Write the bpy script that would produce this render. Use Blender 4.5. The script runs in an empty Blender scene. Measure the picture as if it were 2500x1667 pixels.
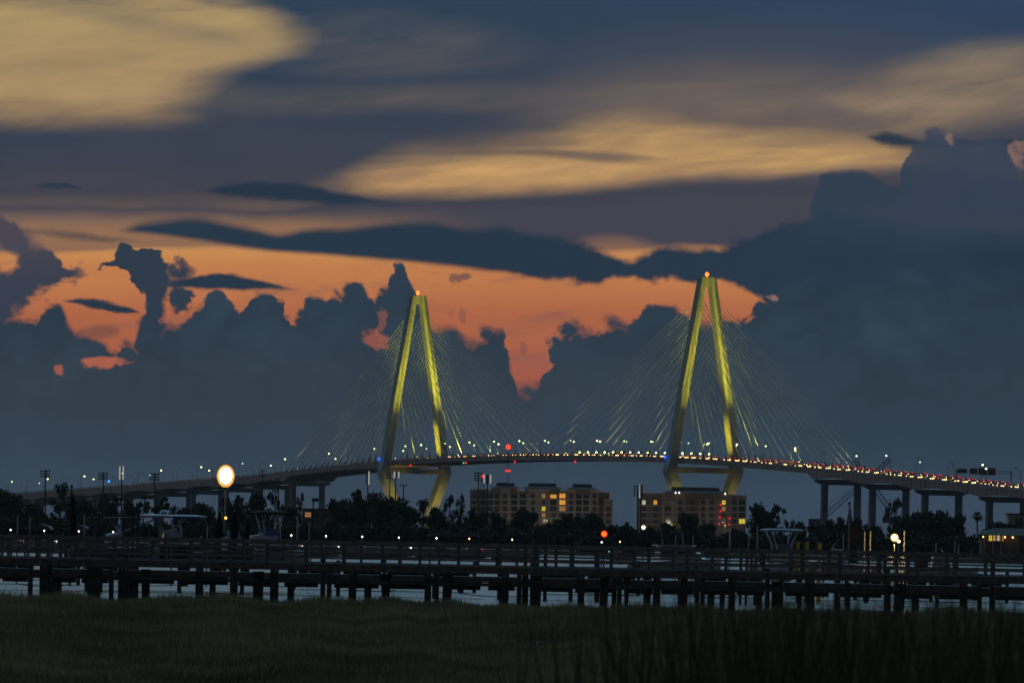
import bpy, math, random
import numpy as np
from mathutils import Vector, Matrix

random.seed(7)
rng = np.random.default_rng(11)
R = math.radians
scene = bpy.context.scene
col = scene.collection

# ------------------------------------------------------------------ camera
# metres; the camera stands at the origin looking along +Y over the marsh
ROLL = R(1.1)
FPX, PX0, PY0 = 16650.0, 1250.0, 1318.0       # focal length in photo pixels, horizon point
CAM_H = 3.5
cam_d = bpy.data.cameras.new('camera')
cam_d.sensor_width = 36.0
cam_d.lens = 36.0 * FPX / 2500.0
cam_d.shift_y = (PY0 - 833.5) / 2500.0
cam_d.clip_start, cam_d.clip_end = 0.5, 90000.0
cam_d.dof.use_dof = True
cam_d.dof.focus_distance = 1900.0
cam_d.dof.aperture_fstop = 8.0
cam = bpy.data.objects.new('camera', cam_d)
cam.location = (0, 0, CAM_H)
cam.rotation_euler = (Matrix.Rotation(R(90), 3, 'X') @ Matrix.Rotation(ROLL, 3, 'Z')).to_euler()
col.objects.link(cam)
scene.camera = cam
scene.view_settings.view_transform = 'Standard'
scene.view_settings.look = 'None'
scene.view_settings.gamma = 1.0
scene.view_settings.exposure = 0.0
scene.view_settings.use_curve_mapping = False
scene.render.engine = 'CYCLES'
scene.cycles.sample_clamp_indirect = 2.0
scene.cycles.max_bounces = 6
scene.cycles.diffuse_bounces = 2
scene.cycles.glossy_bounces = 3
scene.cycles.caustics_reflective = False
scene.cycles.caustics_refractive = False
scene.cycles.use_denoising = True
scene.cycles.use_adaptive_sampling = True
scene.cycles.adaptive_threshold = 0.01
scene.cycles.adaptive_min_samples = 16


def s2l(r, g, b):
    f = lambda v: v / 12.92 / 255 if v <= 10 else ((v / 255 + 0.055) / 1.055) ** 2.4
    return (f(r), f(g), f(b))


# ------------------------------------------------------------------ world: dusk sky, clouds laid out by direction
world = bpy.data.worlds.new('World')
scene.world = world
world.use_nodes = True
wt = world.node_tree
wt.nodes.clear()


def _in(sock, v):
    if isinstance(v, bpy.types.NodeSocket):
        wt.links.new(v, sock)
    elif isinstance(v, (tuple, list)) and len(v) == 3 and sock.type == 'RGBA':
        sock.default_value = (*v, 1)
    else:
        sock.default_value = v


def M(op, a, b=0.0, c=0.0, clamp=False):
    n = wt.nodes.new('ShaderNodeMath'); n.operation = op; n.use_clamp = clamp
    _in(n.inputs[0], a); _in(n.inputs[1], b); _in(n.inputs[2], c)
    return n.outputs[0]


add = lambda a, b: M('ADD', a, b)
sub = lambda a, b: M('SUBTRACT', a, b)
mul = lambda a, b: M('MULTIPLY', a, b)
mad = lambda a, b, c: M('MULTIPLY_ADD', a, b, c)


def smooth(x, lo, hi):
    n = wt.nodes.new('ShaderNodeMapRange'); n.interpolation_type = 'SMOOTHSTEP'
    _in(n.inputs[0], x); n.inputs[1].default_value = lo; n.inputs[2].default_value = hi
    n.inputs[3].default_value = 0; n.inputs[4].default_value = 1
    return n.outputs[0]


def curve(x, pts, x0, x1, y0, y1):
    """piecewise curve through pts, x in x0..x1, values in y0..y1"""
    n = wt.nodes.new('ShaderNodeFloatCurve')
    _in(n.inputs['Value'], mul(sub(x, x0), 1.0 / (x1 - x0)))
    m = n.mapping; m.extend = 'HORIZONTAL'
    c = m.curves[0]
    P = [((min(max(a, x0), x1) - x0) / (x1 - x0), (b - y0) / (y1 - y0)) for a, b in pts]
    while len(c.points) < len(P):
        c.points.new(0.5, 0.5)
    for p, q in zip(c.points, P):
        p.location = q; p.handle_type = 'AUTO_CLAMPED'
    m.update()
    return mad(n.outputs[0], y1 - y0, y0)


def noise(vec, scale=1.0, detail=5.0, rough=0.55, dist=0.0):
    n = wt.nodes.new('ShaderNodeTexNoise'); n.noise_dimensions = '3D'
    _in(n.inputs['Vector'], vec)
    n.inputs['Scale'].default_value = scale; n.inputs['Detail'].default_value = detail
    n.inputs['Roughness'].default_value = rough; n.inputs['Distortion'].default_value = dist
    return sub(n.outputs[0], 0.5)


def vec(x, y, z=0.0):
    n = wt.nodes.new('ShaderNodeCombineXYZ'); _in(n.inputs[0], x); _in(n.inputs[1], y); _in(n.inputs[2], z)
    return n.outputs[0]


def mix(f, a, b):
    n = wt.nodes.new('ShaderNodeMix'); n.data_type = 'RGBA'
    _in(n.inputs[0], f); _in(n.inputs[6], a); _in(n.inputs[7], b)
    return n.outputs[2]


def ramp(x, stops):
    n = wt.nodes.new('ShaderNodeValToRGB'); e = n.color_ramp.elements
    n.color_ramp.interpolation = 'EASE'
    while len(e) < len(stops):
        e.new(0.5)
    for k, (p, cc) in zip(e, stops):
        k.position = p; k.color = (*s2l(*cc), 1)
    _in(n.inputs[0], x)
    return n.outputs[0]


tc = wt.nodes.new('ShaderNodeTexCoord')
sx = wt.nodes.new('ShaderNodeSeparateXYZ'); wt.links.new(tc.outputs['Generated'], sx.inputs[0])
AZ = mul(M('ARCTAN2', sx.outputs[0], sx.outputs[1]), FPX)          # azimuth, elevation in arc units of 1/16650 rad
EL = mul(M('ARCSINE', sx.outputs[2]), FPX)
cr, sr = math.cos(ROLL), math.sin(ROLL)
# the cloud deck itself lies tilted 1.1 degrees against the horizon
X = add(mad(AZ, cr, PX0), mul(EL, sr))
Y = add(mad(AZ, sr, PY0), mul(EL, -cr))

XX = (-250.0, 2750.0)
YY = (-200.0, 1500.0)
def bump(sc, z):
    return M('ABSOLUTE', noise(vec(mul(X, 1 / sc), mul(Y, 1.1 / sc), z), 1, 0, 0.5))


nS = mul(noise(vec(mul(X, 1 / 800), mul(add(Y, mul(X, 0.05)), 1 / 110)), 1, 3, 0.5), 2.4)           # long soft streaks
nS2 = mul(noise(vec(mul(X, 1 / 300), mul(add(Y, mul(nS, 30)), 1 / 46), 3.7), 1, 4, 0.6), 2.2)
nB = mul(noise(vec(mul(X, 1 / 230), mul(Y, 1 / 190), 7.9), 1, 3, 0.55), 2.4)                         # big lumps
puff = sub(add(bump(120, 1.3), add(mul(bump(52, 4.4), 0.62), add(mul(bump(24, 8.2), 0.30), mul(bump(11, 2.2), 0.10)))), 0.22)   # cauliflower heads
nC = mul(noise(vec(mul(add(X, mul(puff, 60)), 1 / 60), mul(Y, 1 / 52), 1.9), 1, 4, 0.66), 2.2)       # torn edges
nV = mul(noise(vec(mul(X, 1 / 700), mul(Y, 1 / 420), 5.1), 1, 3, 0.55), 2.0)
nF = mul(noise(vec(mul(add(X, mul(nS2, 40)), 1 / 240), mul(add(Y, mad(X, 0.12, mul(nS, 40))), 1 / 42), 9.4), 1, 3, 0.6), 2.2)       # fibres
Xw = add(X, add(mul(puff, 70), add(mul(nC, 14), mul(nB, 14))))
Yw = add(Y, add(mul(puff, 120), add(mul(nC, 9), mul(nB, 10))))
Xs = add(X, mul(nS2, 36))
Ys = add(Y, add(mul(nS, 22), mul(nB, 9)))


def top_curve(x, pts):
    return curve(x, pts, *XX, *YY)


def band(x, y, top, bot, st, sb):
    """1 between the curves top(x) and bot(x); st, sb: softness in arc units"""
    a = smooth(sub(y, top_curve(x, top)), -st, st)
    b = smooth(sub(top_curve(x, bot), y), -sb, sb)
    return mul(a, b)


def blob(x, y, cx, cy, rx, ry):
    d = add(M('POWER', mul(sub(x, cx), 1 / rx), 2), M('POWER', mul(sub(y, cy), 1 / ry), 2))
    return smooth(d, 1.0, 0.0)


def tear(x, y, cx, cy, rx, ry, k=0.5):
    d = add(M('POWER', mul(sub(x, cx), 1 / rx), 2), M('POWER', mul(sub(y, cy), 1 / ry), 2))
    return smooth(add(sub(1.0, M('SQRT', d)), mul(add(nC, mul(puff, -1.6)), k)), 0.05, 0.55)


clear = ramp(mul(add(Y, 200), 1 / 1500.0), [
    (0.05, (158, 142, 104)), (0.16, (180, 153, 104)), (0.28, (182, 150, 104)), (0.36, (202, 160, 102)),
    (0.44, (205, 158, 102)), (0.53, (206, 144, 84)), (0.58, (195, 124, 74)), (0.66, (178, 101, 67)), (0.74, (166, 89, 67)),
    (0.80, (150, 86, 76))])

# openings in the high veil
x_edge = curve(add(Y, add(mul(nS2, 12), mul(nB, 14))), [(-200, 470), (-60, 500), (0, 530), (30, 610), (60, 665), (95, 690), (125, 680), (150, 610), (165, 560),
                                     (195, 470), (240, 430), (280, 400), (330, 380)], *YY, 200, 800)
o1 = mul(smooth(sub(add(x_edge, add(mul(nB, 44), mul(nF, 30))), X), -150, 100), smooth(sub(add(294, add(mul(nS, 20), mul(nF, 16))), Y), -46, 66))
o1 = mul(o1, smooth(add(Y, add(mul(nS2, 70), mul(X, 0.02))), -75, 45))
o1 = mul(o1, mad(nF, 0.22, mad(nS2, 0.10, 0.84)))
o1 = mul(o1, sub(1, mul(band(X, Ys, [(-700, -60), (100, -10), (300, 30), (500, 70), (700, 120)], [(-700, -30), (100, 20), (300, 75), (500, 112), (700, 130)], 30, 34), 0.28)))
o2 = band(Xs, Ys,
          [(700, 520), (820, 478), (900, 425), (1000, 398), (1150, 376), (1300, 356), (1400, 316), (1500, 292), (1600, 286), (1750, 308),
           (1900, 318), (2000, 330), (2120, 345), (2210, 372), (2300, 420), (2500, 480)],
          [(700, 500), (850, 468), (950, 474), (1100, 477), (1250, 467), (1400, 460), (1550, 446), (1700, 436), (1900, 430), (2050, 420),
           (2210, 408), (2300, 400), (2500, 400)], 62, 24)
o2 = mul(o2, mad(nF, 0.46, mad(nS2, 0.24, 0.74)))
streak = band(Xs, Y, [(1150, 372), (1300, 366), (1420, 372), (1560, 380), (1640, 388)],
              [(1150, 376), (1300, 380), (1420, 392), (1500, 398), (1640, 390)], 7, 9)
o2 = mul(o2, sub(1, mul(mul(streak, smooth(X, 1660, 1480)), 0.62)))
o3 = band(Xs, Ys, [(1950, 250), (2030, 222), (2120, 200), (2250, 168), (2380, 140), (2500, 132), (3200, 140)],
          [(1950, 240), (2030, 252), (2120, 285), (2250, 305), (2380, 290), (2500, 270), (3200, 280)], 62, 60)
o3 = mul(o3, mad(nF, 0.34, mad(nS2, 0.22, 0.42)))
o3b = mul(blob(Xs, Ys, 1800, 285, 640, 170), mad(nF, 0.12, 0.17))
o4 = mul(smooth(Ys, 592, 624), 1.0)
o4b = mul(mul(smooth(Ys, 505, 565), 0.42), smooth(X, 1250, 650))
o5 = mul(blob(X, Ys, 1490, 618, 150, 56), 0.32)
o6 = mul(blob(Xs, Ys, 940, 120, 420, 110), mad(nF, 0.12, 0.08))
opening = M('MAXIMUM', M('MAXIMUM', M('MAXIMUM', o1, o2), M('MAXIMUM', o3, o3b)), M('MAXIMUM', M('MAXIMUM', o4, o4b), M('MAXIMUM', o5, o6)), clamp=True)

veil = ramp(mad(nV, 0.12, mul(add(Y, 200), 1 / 1200.0)), [
    (0.0, (46, 64, 86)), (0.26, (47, 64, 84)), (0.38, (50, 62, 79)), (0.48, (58, 64, 78)), (0.56, (68, 67, 78)), (0.66, (66, 66, 79)), (0.85, (58, 64, 78))])
veil = mix(mul(blob(X, Y, 1900, 260, 900, 260), 0.22), veil, s2l(112, 98, 98))
veil = mix(mul(smooth(X, 1300, 2600), mul(smooth(Y, 200, -20), 0.6)), veil, s2l(50, 68, 98))
sky = mix(opening, veil, clear)
tan = s2l(134, 122, 110)
sky = mix(mul(o3, 0.6), sky, tan)

# thin dusky wisps drawn across the orange
wisp = mul(smooth(add(nF, mul(nS2, 0.7)), 0.02, 0.75), mul(smooth(Y, 590, 650), 0.5))
sky = mix(wisp, sky, s2l(128, 86, 80))
# dark stratus band
bandB = band(add(X, mul(nB, 20)), add(Y, add(mul(mul(puff, smooth(X, 1100, 1380)), 48), add(mul(nF, 4), mul(nB, 6)))),
             [(-700, 640), (250, 580), (310, 562), (340, 550), (400, 543), (480, 536), (560, 548), (620, 560), (680, 574), (760, 562), (850, 558),
              (950, 548), (1050, 546), (1150, 562), (1230, 554), (1300, 574), (1370, 580), (1430, 592), (1480, 616), (1530, 636),
              (1580, 624), (1640, 606), (1720, 606), (1800, 596), (1880, 566), (1950, 545), (2050, 520), (2200, 540), (2500, 560), (3200, 560)],
             [(-700, 600), (250, 560), (310, 566), (400, 576), (500, 590), (600, 605), (700, 616), (850, 627), (1000, 641), (1150, 655),
              (1250, 667), (1350, 684), (1400, 690), (1500, 684), (1700, 690), (1790, 698), (1840, 712), (1900, 760), (2000, 800), (3200, 800)], 14, 9)
dark = mix(mad(nV, 0.4, 0.5), s2l(35, 50, 66), s2l(41, 56, 72))
sky = mix(bandB, sky, dark)

# lens-shaped streaks
for top, bot, st, op in [
    ([(400, 480), (490, 467), (560, 453), (650, 446), (740, 453), (830, 472), (900, 486), (980, 500)],
     [(400, 470), (490, 467), (600, 484), (740, 494), (850, 498), (900, 496), (980, 494)], 9, 1.0),
    ([(40, 468), (85, 456), (130, 449), (170, 453), (225, 470)], [(40, 450), (85, 457), (130, 462), (170, 464), (225, 458)], 4, 0.8),
    ([(20, 575), (70, 563), (140, 566), (240, 576), (360, 592)], [(20, 560), (70, 567), (140, 578), (240, 590), (360, 588)], 9, 0.6),
    ([(360, 720), (410, 690), (470, 678), (560, 669), (620, 682), (680, 698), (760, 718)],
     [(360, 690), (410, 702), (500, 709), (600, 709), (690, 708), (760, 706)], 6, 1.0),
    ([(130, 748), (165, 735), (210, 730), (270, 738), (325, 755), (360, 775)], [(130, 730), (165, 739), (230, 752), (325, 766), (360, 760)], 5, 1.0),
    ([(2090, 360), (2125, 334), (2160, 330), (2200, 336), (2260, 350)], [(2090, 330), (2125, 342), (2160, 356), (2200, 362), (2260, 360)], 10, 0.95),
    ([(140, 840), (180, 812), (250, 800), (290, 806), (310, 830)], [(140, 800), (180, 818), (250, 824), (290, 815), (310, 800)], 8, 0.45),
    ([(1000, 470), (1300, 470), (1500, 462), (1700, 450), (2000, 446), (2200, 440)], [(1000, 500), (1300, 500), (1500, 492), (1700, 480), (2000, 478), (2200, 470)], 26, 0.35),
]:
    m = band(X, add(Y, add(mul(nS2, 8), add(mul(puff, 16), mul(nC, 7)))), top, bot, st, st)
    sky = mix(mul(m, op), sky, s2l(37, 51, 66))

# left purple cloud with a torn right edge, and the ragged column beside it
lx = curve(Yw, [(480, -60), (530, 20), (560, 70), (600, 95), (620, 112), (640, 160), (655, 205), (670, 185), (700, 120), (730, 72), (760, 40), (800, 20)], *YY, -200, 600)
lc = mul(smooth(sub(lx, add(X, mul(nC, 22))), -22, 26), sub(1, mul(tear(X, Y, 18, 628, 40, 44, 0.6), 0.95)))
sky = mix(lc, sky, mix(smooth(Y, 560, 720), s2l(74, 68, 80), s2l(54, 60, 75)))
cl = curve(Yw, [(560, 420), (597, 330), (606, 286), (625, 281), (640, 250), (650, 240), (660, 268), (672, 298), (690, 334), (705, 346), (720, 356), (745, 356),
                (765, 342), (800, 338), (850, 335), (900, 330)], *YY, 100, 600)
crt = curve(Yw, [(560, 300), (597, 312), (606, 330), (612, 375), (618, 388), (640, 398), (660, 412), (700, 414), (740, 408), (760, 402), (780, 397), (800, 394), (850, 392), (900, 400)],
            *YY, 100, 600)
column = mul(smooth(sub(X, add(cl, mul(nC, 30))), -7, 7), smooth(sub(add(crt, mul(nC, 32)), X), -9, 9))
column = M('MAXIMUM', column, mul(blob(Xw, Yw, 436, 662, 52, 42), smooth(Yw, 630, 640)))
column = M('MAXIMUM', column, tear(X, Y, 440, 722, 50, 52, 1.2))
column = mul(column, mul(smooth(Yw, 594, 606), smooth(Y, 900, 850)))
sky = mix(column, sky, mix(mad(nB, .5, 0.5), s2l(40, 53, 68), s2l(50, 60, 74)))

# cumulus bank along the horizon
soft = mad(smooth(nB, -0.35, 0.45), 1.25, 0.42)      # some edges crisp, some blurred
bank = smooth(mul(soft, sub(Yw, top_curve(add(Xw, 0), [
    (-700, 760), (-200, 770), (0, 776), (60, 768), (92, 766), (102, 738), (130, 728), (150, 744), (165, 776), (178, 806), (190, 822), (250, 836), (285, 852),
    (300, 836), (318, 836), (332, 852), (345, 812), (400, 808), (420, 795), (458, 786), (470, 762), (530, 746), (545, 732), (562, 736), (582, 752),
    (600, 730), (620, 716), (650, 720), (682, 716), (692, 748), (702, 778), (722, 766), (745, 754), (760, 722), (800, 720), (850, 704), (880, 692), (905, 722),
    (922, 714), (940, 700), (958, 678), (980, 660), (1000, 668), (1016, 710), (1028, 775), (1060, 812), (1100, 820), (1150, 822), (1170, 802), (1190, 788),
    (1222, 792), (1234, 836), (1241, 900), (1248, 930), (1270, 936), (1312, 928), (1334, 900), (1344, 858), (1370, 832), (1400, 816), (1440, 806),
    (1500, 782), (1515, 788), (1545, 802), (1560, 772), (1600, 738), (1640, 740), (1672, 762), (1720, 782), (1800, 772), (1830, 756), (1846, 732), (1870, 724),
    (1900, 716), (1960, 706), (2100, 690), (2600, 680), (3200, 690)]))), -10, 13)
bank_c = ramp(mad(nB, 0.04, mul(Y, 1 / 1400.0)), [(0.42, (40, 54, 70)), (0.55, (43, 57, 71)), (0.68, (46, 59, 71)), (0.80, (46, 60, 75)), (0.88, (52, 65, 84)), (0.97, (52, 62, 80))])
bank_c = mix(mul(smooth(X, 1700, 1200), mul(smooth(Y, 700, 1000), 0.35)), bank_c, s2l(52, 60, 70))
shade = wt.nodes.new('ShaderNodeHueSaturation')
_in(shade.inputs['Value'], add(1.0, mul(add(mul(puff, 0.48), add(mul(nB, 0.15), mul(nC, 0.045))), mad(smooth(Y, 1150, 800), 0.8, 0.2)))); _in(shade.inputs['Color'], bank_c)
sky = mix(bank, sky, shade.outputs[0])
# glow holes in the bank
for bx, by, rx, ry, op in [(228, 882, 52, 14, 0.9), (166, 904, 15, 20, 0.7), (284, 880, 28, 10, 0.7), (920, 832, 48, 26, 0.55), (938, 790, 18, 36, 0.35)]:
    m = tear(Xw, Y, bx, by, rx * 1.25, ry * 1.25, 1.0)
    sky = mix(mul(m, op), sky, s2l(182, 98, 72))
# torn wisps in the orange gap
for bx, by, rx, ry, op in [(1126, 678, 22, 14, 0.7), (1056, 668, 18, 8, 0.4), (1100, 775, 9, 14, 0.3), (1128, 772, 9, 18, 0.35), (1280, 850, 9, 16, 0.35)]:
    m = tear(X, Y, bx, by, rx * 1.1, ry * 1.1, 1.7)
    sky = mix(mul(m, op), sky, s2l(84, 70, 76))
# towering clouds on the right
e1 = smooth(sub(Yw, top_curve(Xw, [(-700, 1500), (1800, 1400), (1870, 640), (1900, 590), (1940, 566), (1972, 545), (1988, 500), (1998, 446), (2025, 426), (2070, 430), (2110, 440),
                                   (2150, 446), (2200, 440), (2600, 440), (3200, 460)])), -16, 18)
sky = mix(mul(mul(e1, smooth(Y, 640, 500)), 0.86), sky, mix(smooth(Y, 430, 640), s2l(44, 60, 77), s2l(50, 64, 80)))
e2 = smooth(sub(Yw, top_curve(Xw, [(-700, 1500), (2150, 1000), (2185, 470), (2198, 400), (2208, 362), (2240, 336), (2290, 330), (2320, 338), (2345, 358), (2400, 348), (2448, 350),
                                   (2470, 385), (2490, 440), (2540, 470), (2700, 440), (3200, 470)])), -14, 16)
sky = mix(mul(mul(e2, smooth(Y, 640, 440)), 0.9), sky, mix(mad(nB, 0.7, 0.5), s2l(47, 61, 78), s2l(59, 69, 86)))
for bx, by, rx, ry, op in [(2316, 345, 14, 16, 0.5), (2484, 376, 22, 34, 0.6), (1882, 727, 12, 10, 0.8)]:
    m = tear(Xw, Y, bx, by, rx * 1.2, ry * 1.2, 0.8)
    sky = mix(mul(m, op), sky, s2l(150, 112, 98))
# big faint structure
sky_v = wt.nodes.new('ShaderNodeHueSaturation')
_in(sky_v.inputs['Value'], add(1.0, add(mul(nB, 0.05), add(mul(nV, 0.08), mul(nS2, 0.05))))); _in(sky_v.inputs['Color'], sky)
sky = sky_v.outputs[0]

# towards the zenith: pale blue twilight with thin cloud
nish = wt.nodes.new('ShaderNodeTexSky')
nish.sky_type = 'NISHITA'; nish.sun_disc = False
nish.sun_elevation = R(0.8); nish.sun_rotation = R(-12)
nish.air_density = 1.0; nish.dust_density = 1.0; nish.ozone_density = 2.0
nz = noise(tc.outputs['Generated'], 3.0, 2, 0.55)
nm = wt.nodes.new('ShaderNodeMix'); nm.data_type = 'RGBA'; nm.blend_type = 'MULTIPLY'
nm.inputs[0].default_value = 1.0
_in(nm.inputs[6], nish.outputs[0]); nm.inputs[7].default_value = (0.10, 0.10, 0.10, 1)
# twilight: the west, where the sun went down, is still pale; the east behind the camera is already night blue
west = smooth(sx.outputs[1], -0.25, 0.85)
pale = mix(mad(nz, 0.7, 0.80), nm.outputs[2], s2l(152, 202, 230))
dome = mix(west, s2l(43, 47, 54), pale)
bg = wt.nodes.new('ShaderNodeBackground'); wt.links.new(sky, bg.inputs[0])
bg2 = wt.nodes.new('ShaderNodeBackground'); wt.links.new(dome, bg2.inputs[0])
ms = wt.nodes.new('ShaderNodeMixShader')
wt.links.new(smooth(Y, -150, -2600), ms.inputs[0]); wt.links.new(bg.outputs[0], ms.inputs[1]); wt.links.new(bg2.outputs[0], ms.inputs[2])
wo = wt.nodes.new('ShaderNodeOutputWorld'); wt.links.new(ms.outputs[0], wo.inputs[0])
world.cycles.sampling_method = 'MANUAL'; world.cycles.sample_map_resolution = 1024

# the sun is already down behind the bridge; only a faint afterglow comes from there
sun_d = bpy.data.lights.new('sun', 'SUN'); sun_d.energy = 0.02; sun_d.angle = R(12); sun_d.color = (1.0, 0.72, 0.5)
sun = bpy.data.objects.new('sun', sun_d); col.objects.link(sun)
sun.location = (0, 0, 300)
sun.rotation_euler = Vector((0.2, -0.97, -0.03)).to_track_quat('-Z', 'Y').to_euler()

# ------------------------------------------------------------------ helpers
def unroll(x, y):
    dx, dy = x - PX0, y - PY0
    return PX0 + dx * cr + dy * sr, PY0 - dx * sr + dy * cr


def at(x, y, D):
    """a point of the place seen in the direction of photo pixel x, y at D metres"""
    u, v = unroll(x, y)
    return Vector(((u - PX0) * D / FPX, D, CAM_H + (PY0 - v) * D / FPX))


def mat(name, rgb, rough=0.8, var=0.25, scale=1.0, metal=0.0, bumpy=0.0, spec=0.3):
    m = bpy.data.materials.new(name); m.use_nodes = True
    nt = m.node_tree; b = nt.nodes['Principled BSDF']
    b.inputs['Roughness'].default_value = rough; b.inputs['Metallic'].default_value = metal
    b.inputs['Specular IOR Level'].default_value = spec
    tcn = nt.nodes.new('ShaderNodeTexCoord')
    n = nt.nodes.new('ShaderNodeTexNoise'); n.inputs['Scale'].default_value = scale; n.inputs['Detail'].default_value = 4
    nt.links.new(tcn.outputs['Object'], n.inputs['Vector'])
    r = nt.nodes.new('ShaderNodeValToRGB')
    r.color_ramp.elements[0].position = 0.3; r.color_ramp.elements[1].position = 0.7
    r.color_ramp.elements[0].color = (*[c * (1 - var) for c in rgb], 1)
    r.color_ramp.elements[1].color = (*[min(1, c * (1 + var)) for c in rgb], 1)
    nt.links.new(n.outputs[0], r.inputs[0]); nt.links.new(r.outputs[0], b.inputs['Base Color'])
    if bumpy:
        bm = nt.nodes.new('ShaderNodeBump'); bm.inputs['Strength'].default_value = bumpy
        nt.links.new(n.outputs[0], bm.inputs['Height']); nt.links.new(bm.outputs[0], b.inputs['Normal'])
    return m


def emit(name, rgb, strength, sample=True):
    m = bpy.data.materials.new(name); m.use_nodes = True
    nt = m.node_tree; nt.nodes.clear()
    e = nt.nodes.new('ShaderNodeEmission'); e.inputs[0].default_value = (*rgb, 1); e.inputs[1].default_value = strength
    o = nt.nodes.new('ShaderNodeOutputMaterial'); nt.links.new(e.outputs[0], o.inputs[0])
    if not sample:
        m.cycles.emission_sampling = 'NONE'
    return m


class MB:
    """collects shapes, builds ONE mesh"""
    def __init__(self):
        self.v, self.f, self.m, self.cur = [], [], [], 0

    def add(self, vs, fs):
        o = len(self.v)
        self.v += [tuple(p) for p in vs]
        self.f += [tuple(i + o for i in f) for f in fs]
        self.m += [self.cur] * len(fs)
        return self

    def hexa(self, q):
        return self.add(q, [(0, 3, 2, 1), (4, 5, 6, 7), (0, 1, 5, 4), (1, 2, 6, 5), (2, 3, 7, 6), (3, 0, 4, 7)])

    def box(self, c, s, rz=0.0):
        x, y, z = s[0] / 2, s[1] / 2, s[2] / 2
        ca, sa = math.cos(rz), math.sin(rz)
        q = [(-x, -y, -z), (x, -y, -z), (x, y, -z), (-x, y, -z), (-x, -y, z), (x, -y, z), (x, y, z), (-x, y, z)]
        return self.hexa([(c[0] + a * ca - b * sa, c[1] + a * sa + b * ca, c[2] + d) for a, b, d in q])

    def beam(self, p, q, w, h, w2=None, h2=None, up=(0, 0, 1)):
        p, q = Vector(p), Vector(q); d = (q - p).normalized()
        sd = d.cross(Vector(up))
        if sd.length < 1e-4:
            sd = d.cross(Vector((1, 0, 0)))
        sd.normalize(); u = sd.cross(d)
        w2 = w if w2 is None else w2; h2 = h if h2 is None else h2
        r = []
        for c, a, b in ((p, w / 2, h / 2), (q, w2 / 2, h2 / 2)):
            r += [c - sd * a - u * b, c + sd * a - u * b, c + sd * a + u * b, c - sd * a + u * b]
        return self.hexa(r)

    def tube(self, pts, rad, n=8, caps=True):
        pts = [Vector(p) for p in pts]
        if not isinstance(rad, (list, tuple)):
            rad = [rad] * len(pts)
        vs, fs = [], []
        ref = Vector((0.13, 0.27, 0.95)).normalized()
        for i, p in enumerate(pts):
            d = (pts[min(i + 1, len(pts) - 1)] - pts[max(i - 1, 0)]).normalized()
            a = d.cross(ref)
            if a.length < 0.05:
                a = d.cross(Vector((1, 0, 0)))
            a.normalize(); b = d.cross(a)
            for k in range(n):
                t = 2 * math.pi * k / n
                vs.append(p + (a * math.cos(t) + b * math.sin(t)) * rad[i])
        for i in range(len(pts) - 1):
            for k in range(n):
                fs.append((i * n + k, i * n + (k + 1) % n, (i + 1) * n + (k + 1) % n, (i + 1) * n + k))
        if caps:
            fs.append(tuple(range(n))[::-1]); fs.append(tuple(range((len(pts) - 1) * n, len(pts) * n)))
        return self.add(vs, fs)

    def lathe(self, c, prof, n=12, sx=1.0, sy=1.0):
        """prof: (radius, z) from bottom to top about the vertical through c"""
        vs, fs = [], []
        for r, z in prof:
            for k in range(n):
                t = 2 * math.pi * k / n
                vs.append((c[0] + r * math.cos(t) * sx, c[1] + r * math.sin(t) * sy, c[2] + z))
        for i in range(len(prof) - 1):
            for k in range(n):
                fs.append((i * n + k, i * n + (k + 1) % n, (i + 1) * n + (k + 1) % n, (i + 1) * n + k))
        fs.append(tuple(range(n))[::-1]); fs.append(tuple(range((len(prof) - 1) * n, len(prof) * n)))
        return self.add(vs, fs)

    def loft(self, rings, closed=True, caps=True):
        n = len(rings[0]); vs = [p for r in rings for p in r]; fs = []
        for i in range(len(rings) - 1):
            for k in range(n if closed else n - 1):
                fs.append((i * n + k, i * n + (k + 1) % n, (i + 1) * n + (k + 1) % n, (i + 1) * n + k))
        if caps:
            fs.append(tuple(range(n))[::-1]); fs.append(tuple(range((len(rings) - 1) * n, len(rings) * n)))
        return self.add(vs, fs)

    def mesh(self, name, mats, smooth_sh=False):
        me = bpy.data.meshes.new(name)
        me.from_pydata(self.v, [], self.f)
        mats = mats if isinstance(mats, (list, tuple)) else [mats]
        for m in mats:
            me.materials.append(m)
        if len(mats) > 1:
            me.polygons.foreach_set('material_index', self.m)
        if smooth_sh:
            me.polygons.foreach_set('use_smooth', [True] * len(me.polygons))
        me.update()
        return me

    def build(self, name, mats, parent=None, smooth_sh=False, **kw):
        return link(name, self.mesh(name, mats, smooth_sh), parent, **kw)


def link(name, data, parent=None, loc=None, rz=0.0, label=None, cat=None, group=None, kind=None, sc=None):
    o = bpy.data.objects.new(name, data); col.objects.link(o)
    if parent is not None:
        o.parent = parent
    if loc is not None:
        o.location = loc
    if rz:
        o.rotation_euler = (0, 0, rz)
    if sc is not None:
        o.scale = sc if isinstance(sc, (tuple, list)) else (sc, sc, sc)
    return tag(o, label, cat, group, kind)


def tag(o, label=None, cat=None, group=None, kind=None):
    for k, v in (('label', label), ('category', cat), ('group', group), ('kind', kind)):
        if v:
            o[k] = v
    return o


def thing(name, label, cat, loc=(0, 0, 0), rz=0.0, group=None, sc=None):
    return link(name, None, None, loc, rz, label, cat, group, None, sc)


def copy_tree(o, loc=None, rz=None, sc=None, label=None, group=None, parent=None):
    c = o.copy(); col.objects.link(c); c.parent = parent
    if loc is not None: c.location = loc
    if rz is not None: c.rotation_euler = (0, 0, rz)
    if sc is not None: c.scale = sc if isinstance(sc, (tuple, list)) else (sc, sc, sc)
    if label: c['label'] = label
    if group: c['group'] = group
    for ch in o.children:
        copy_tree(ch, parent=c)
    return c


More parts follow.
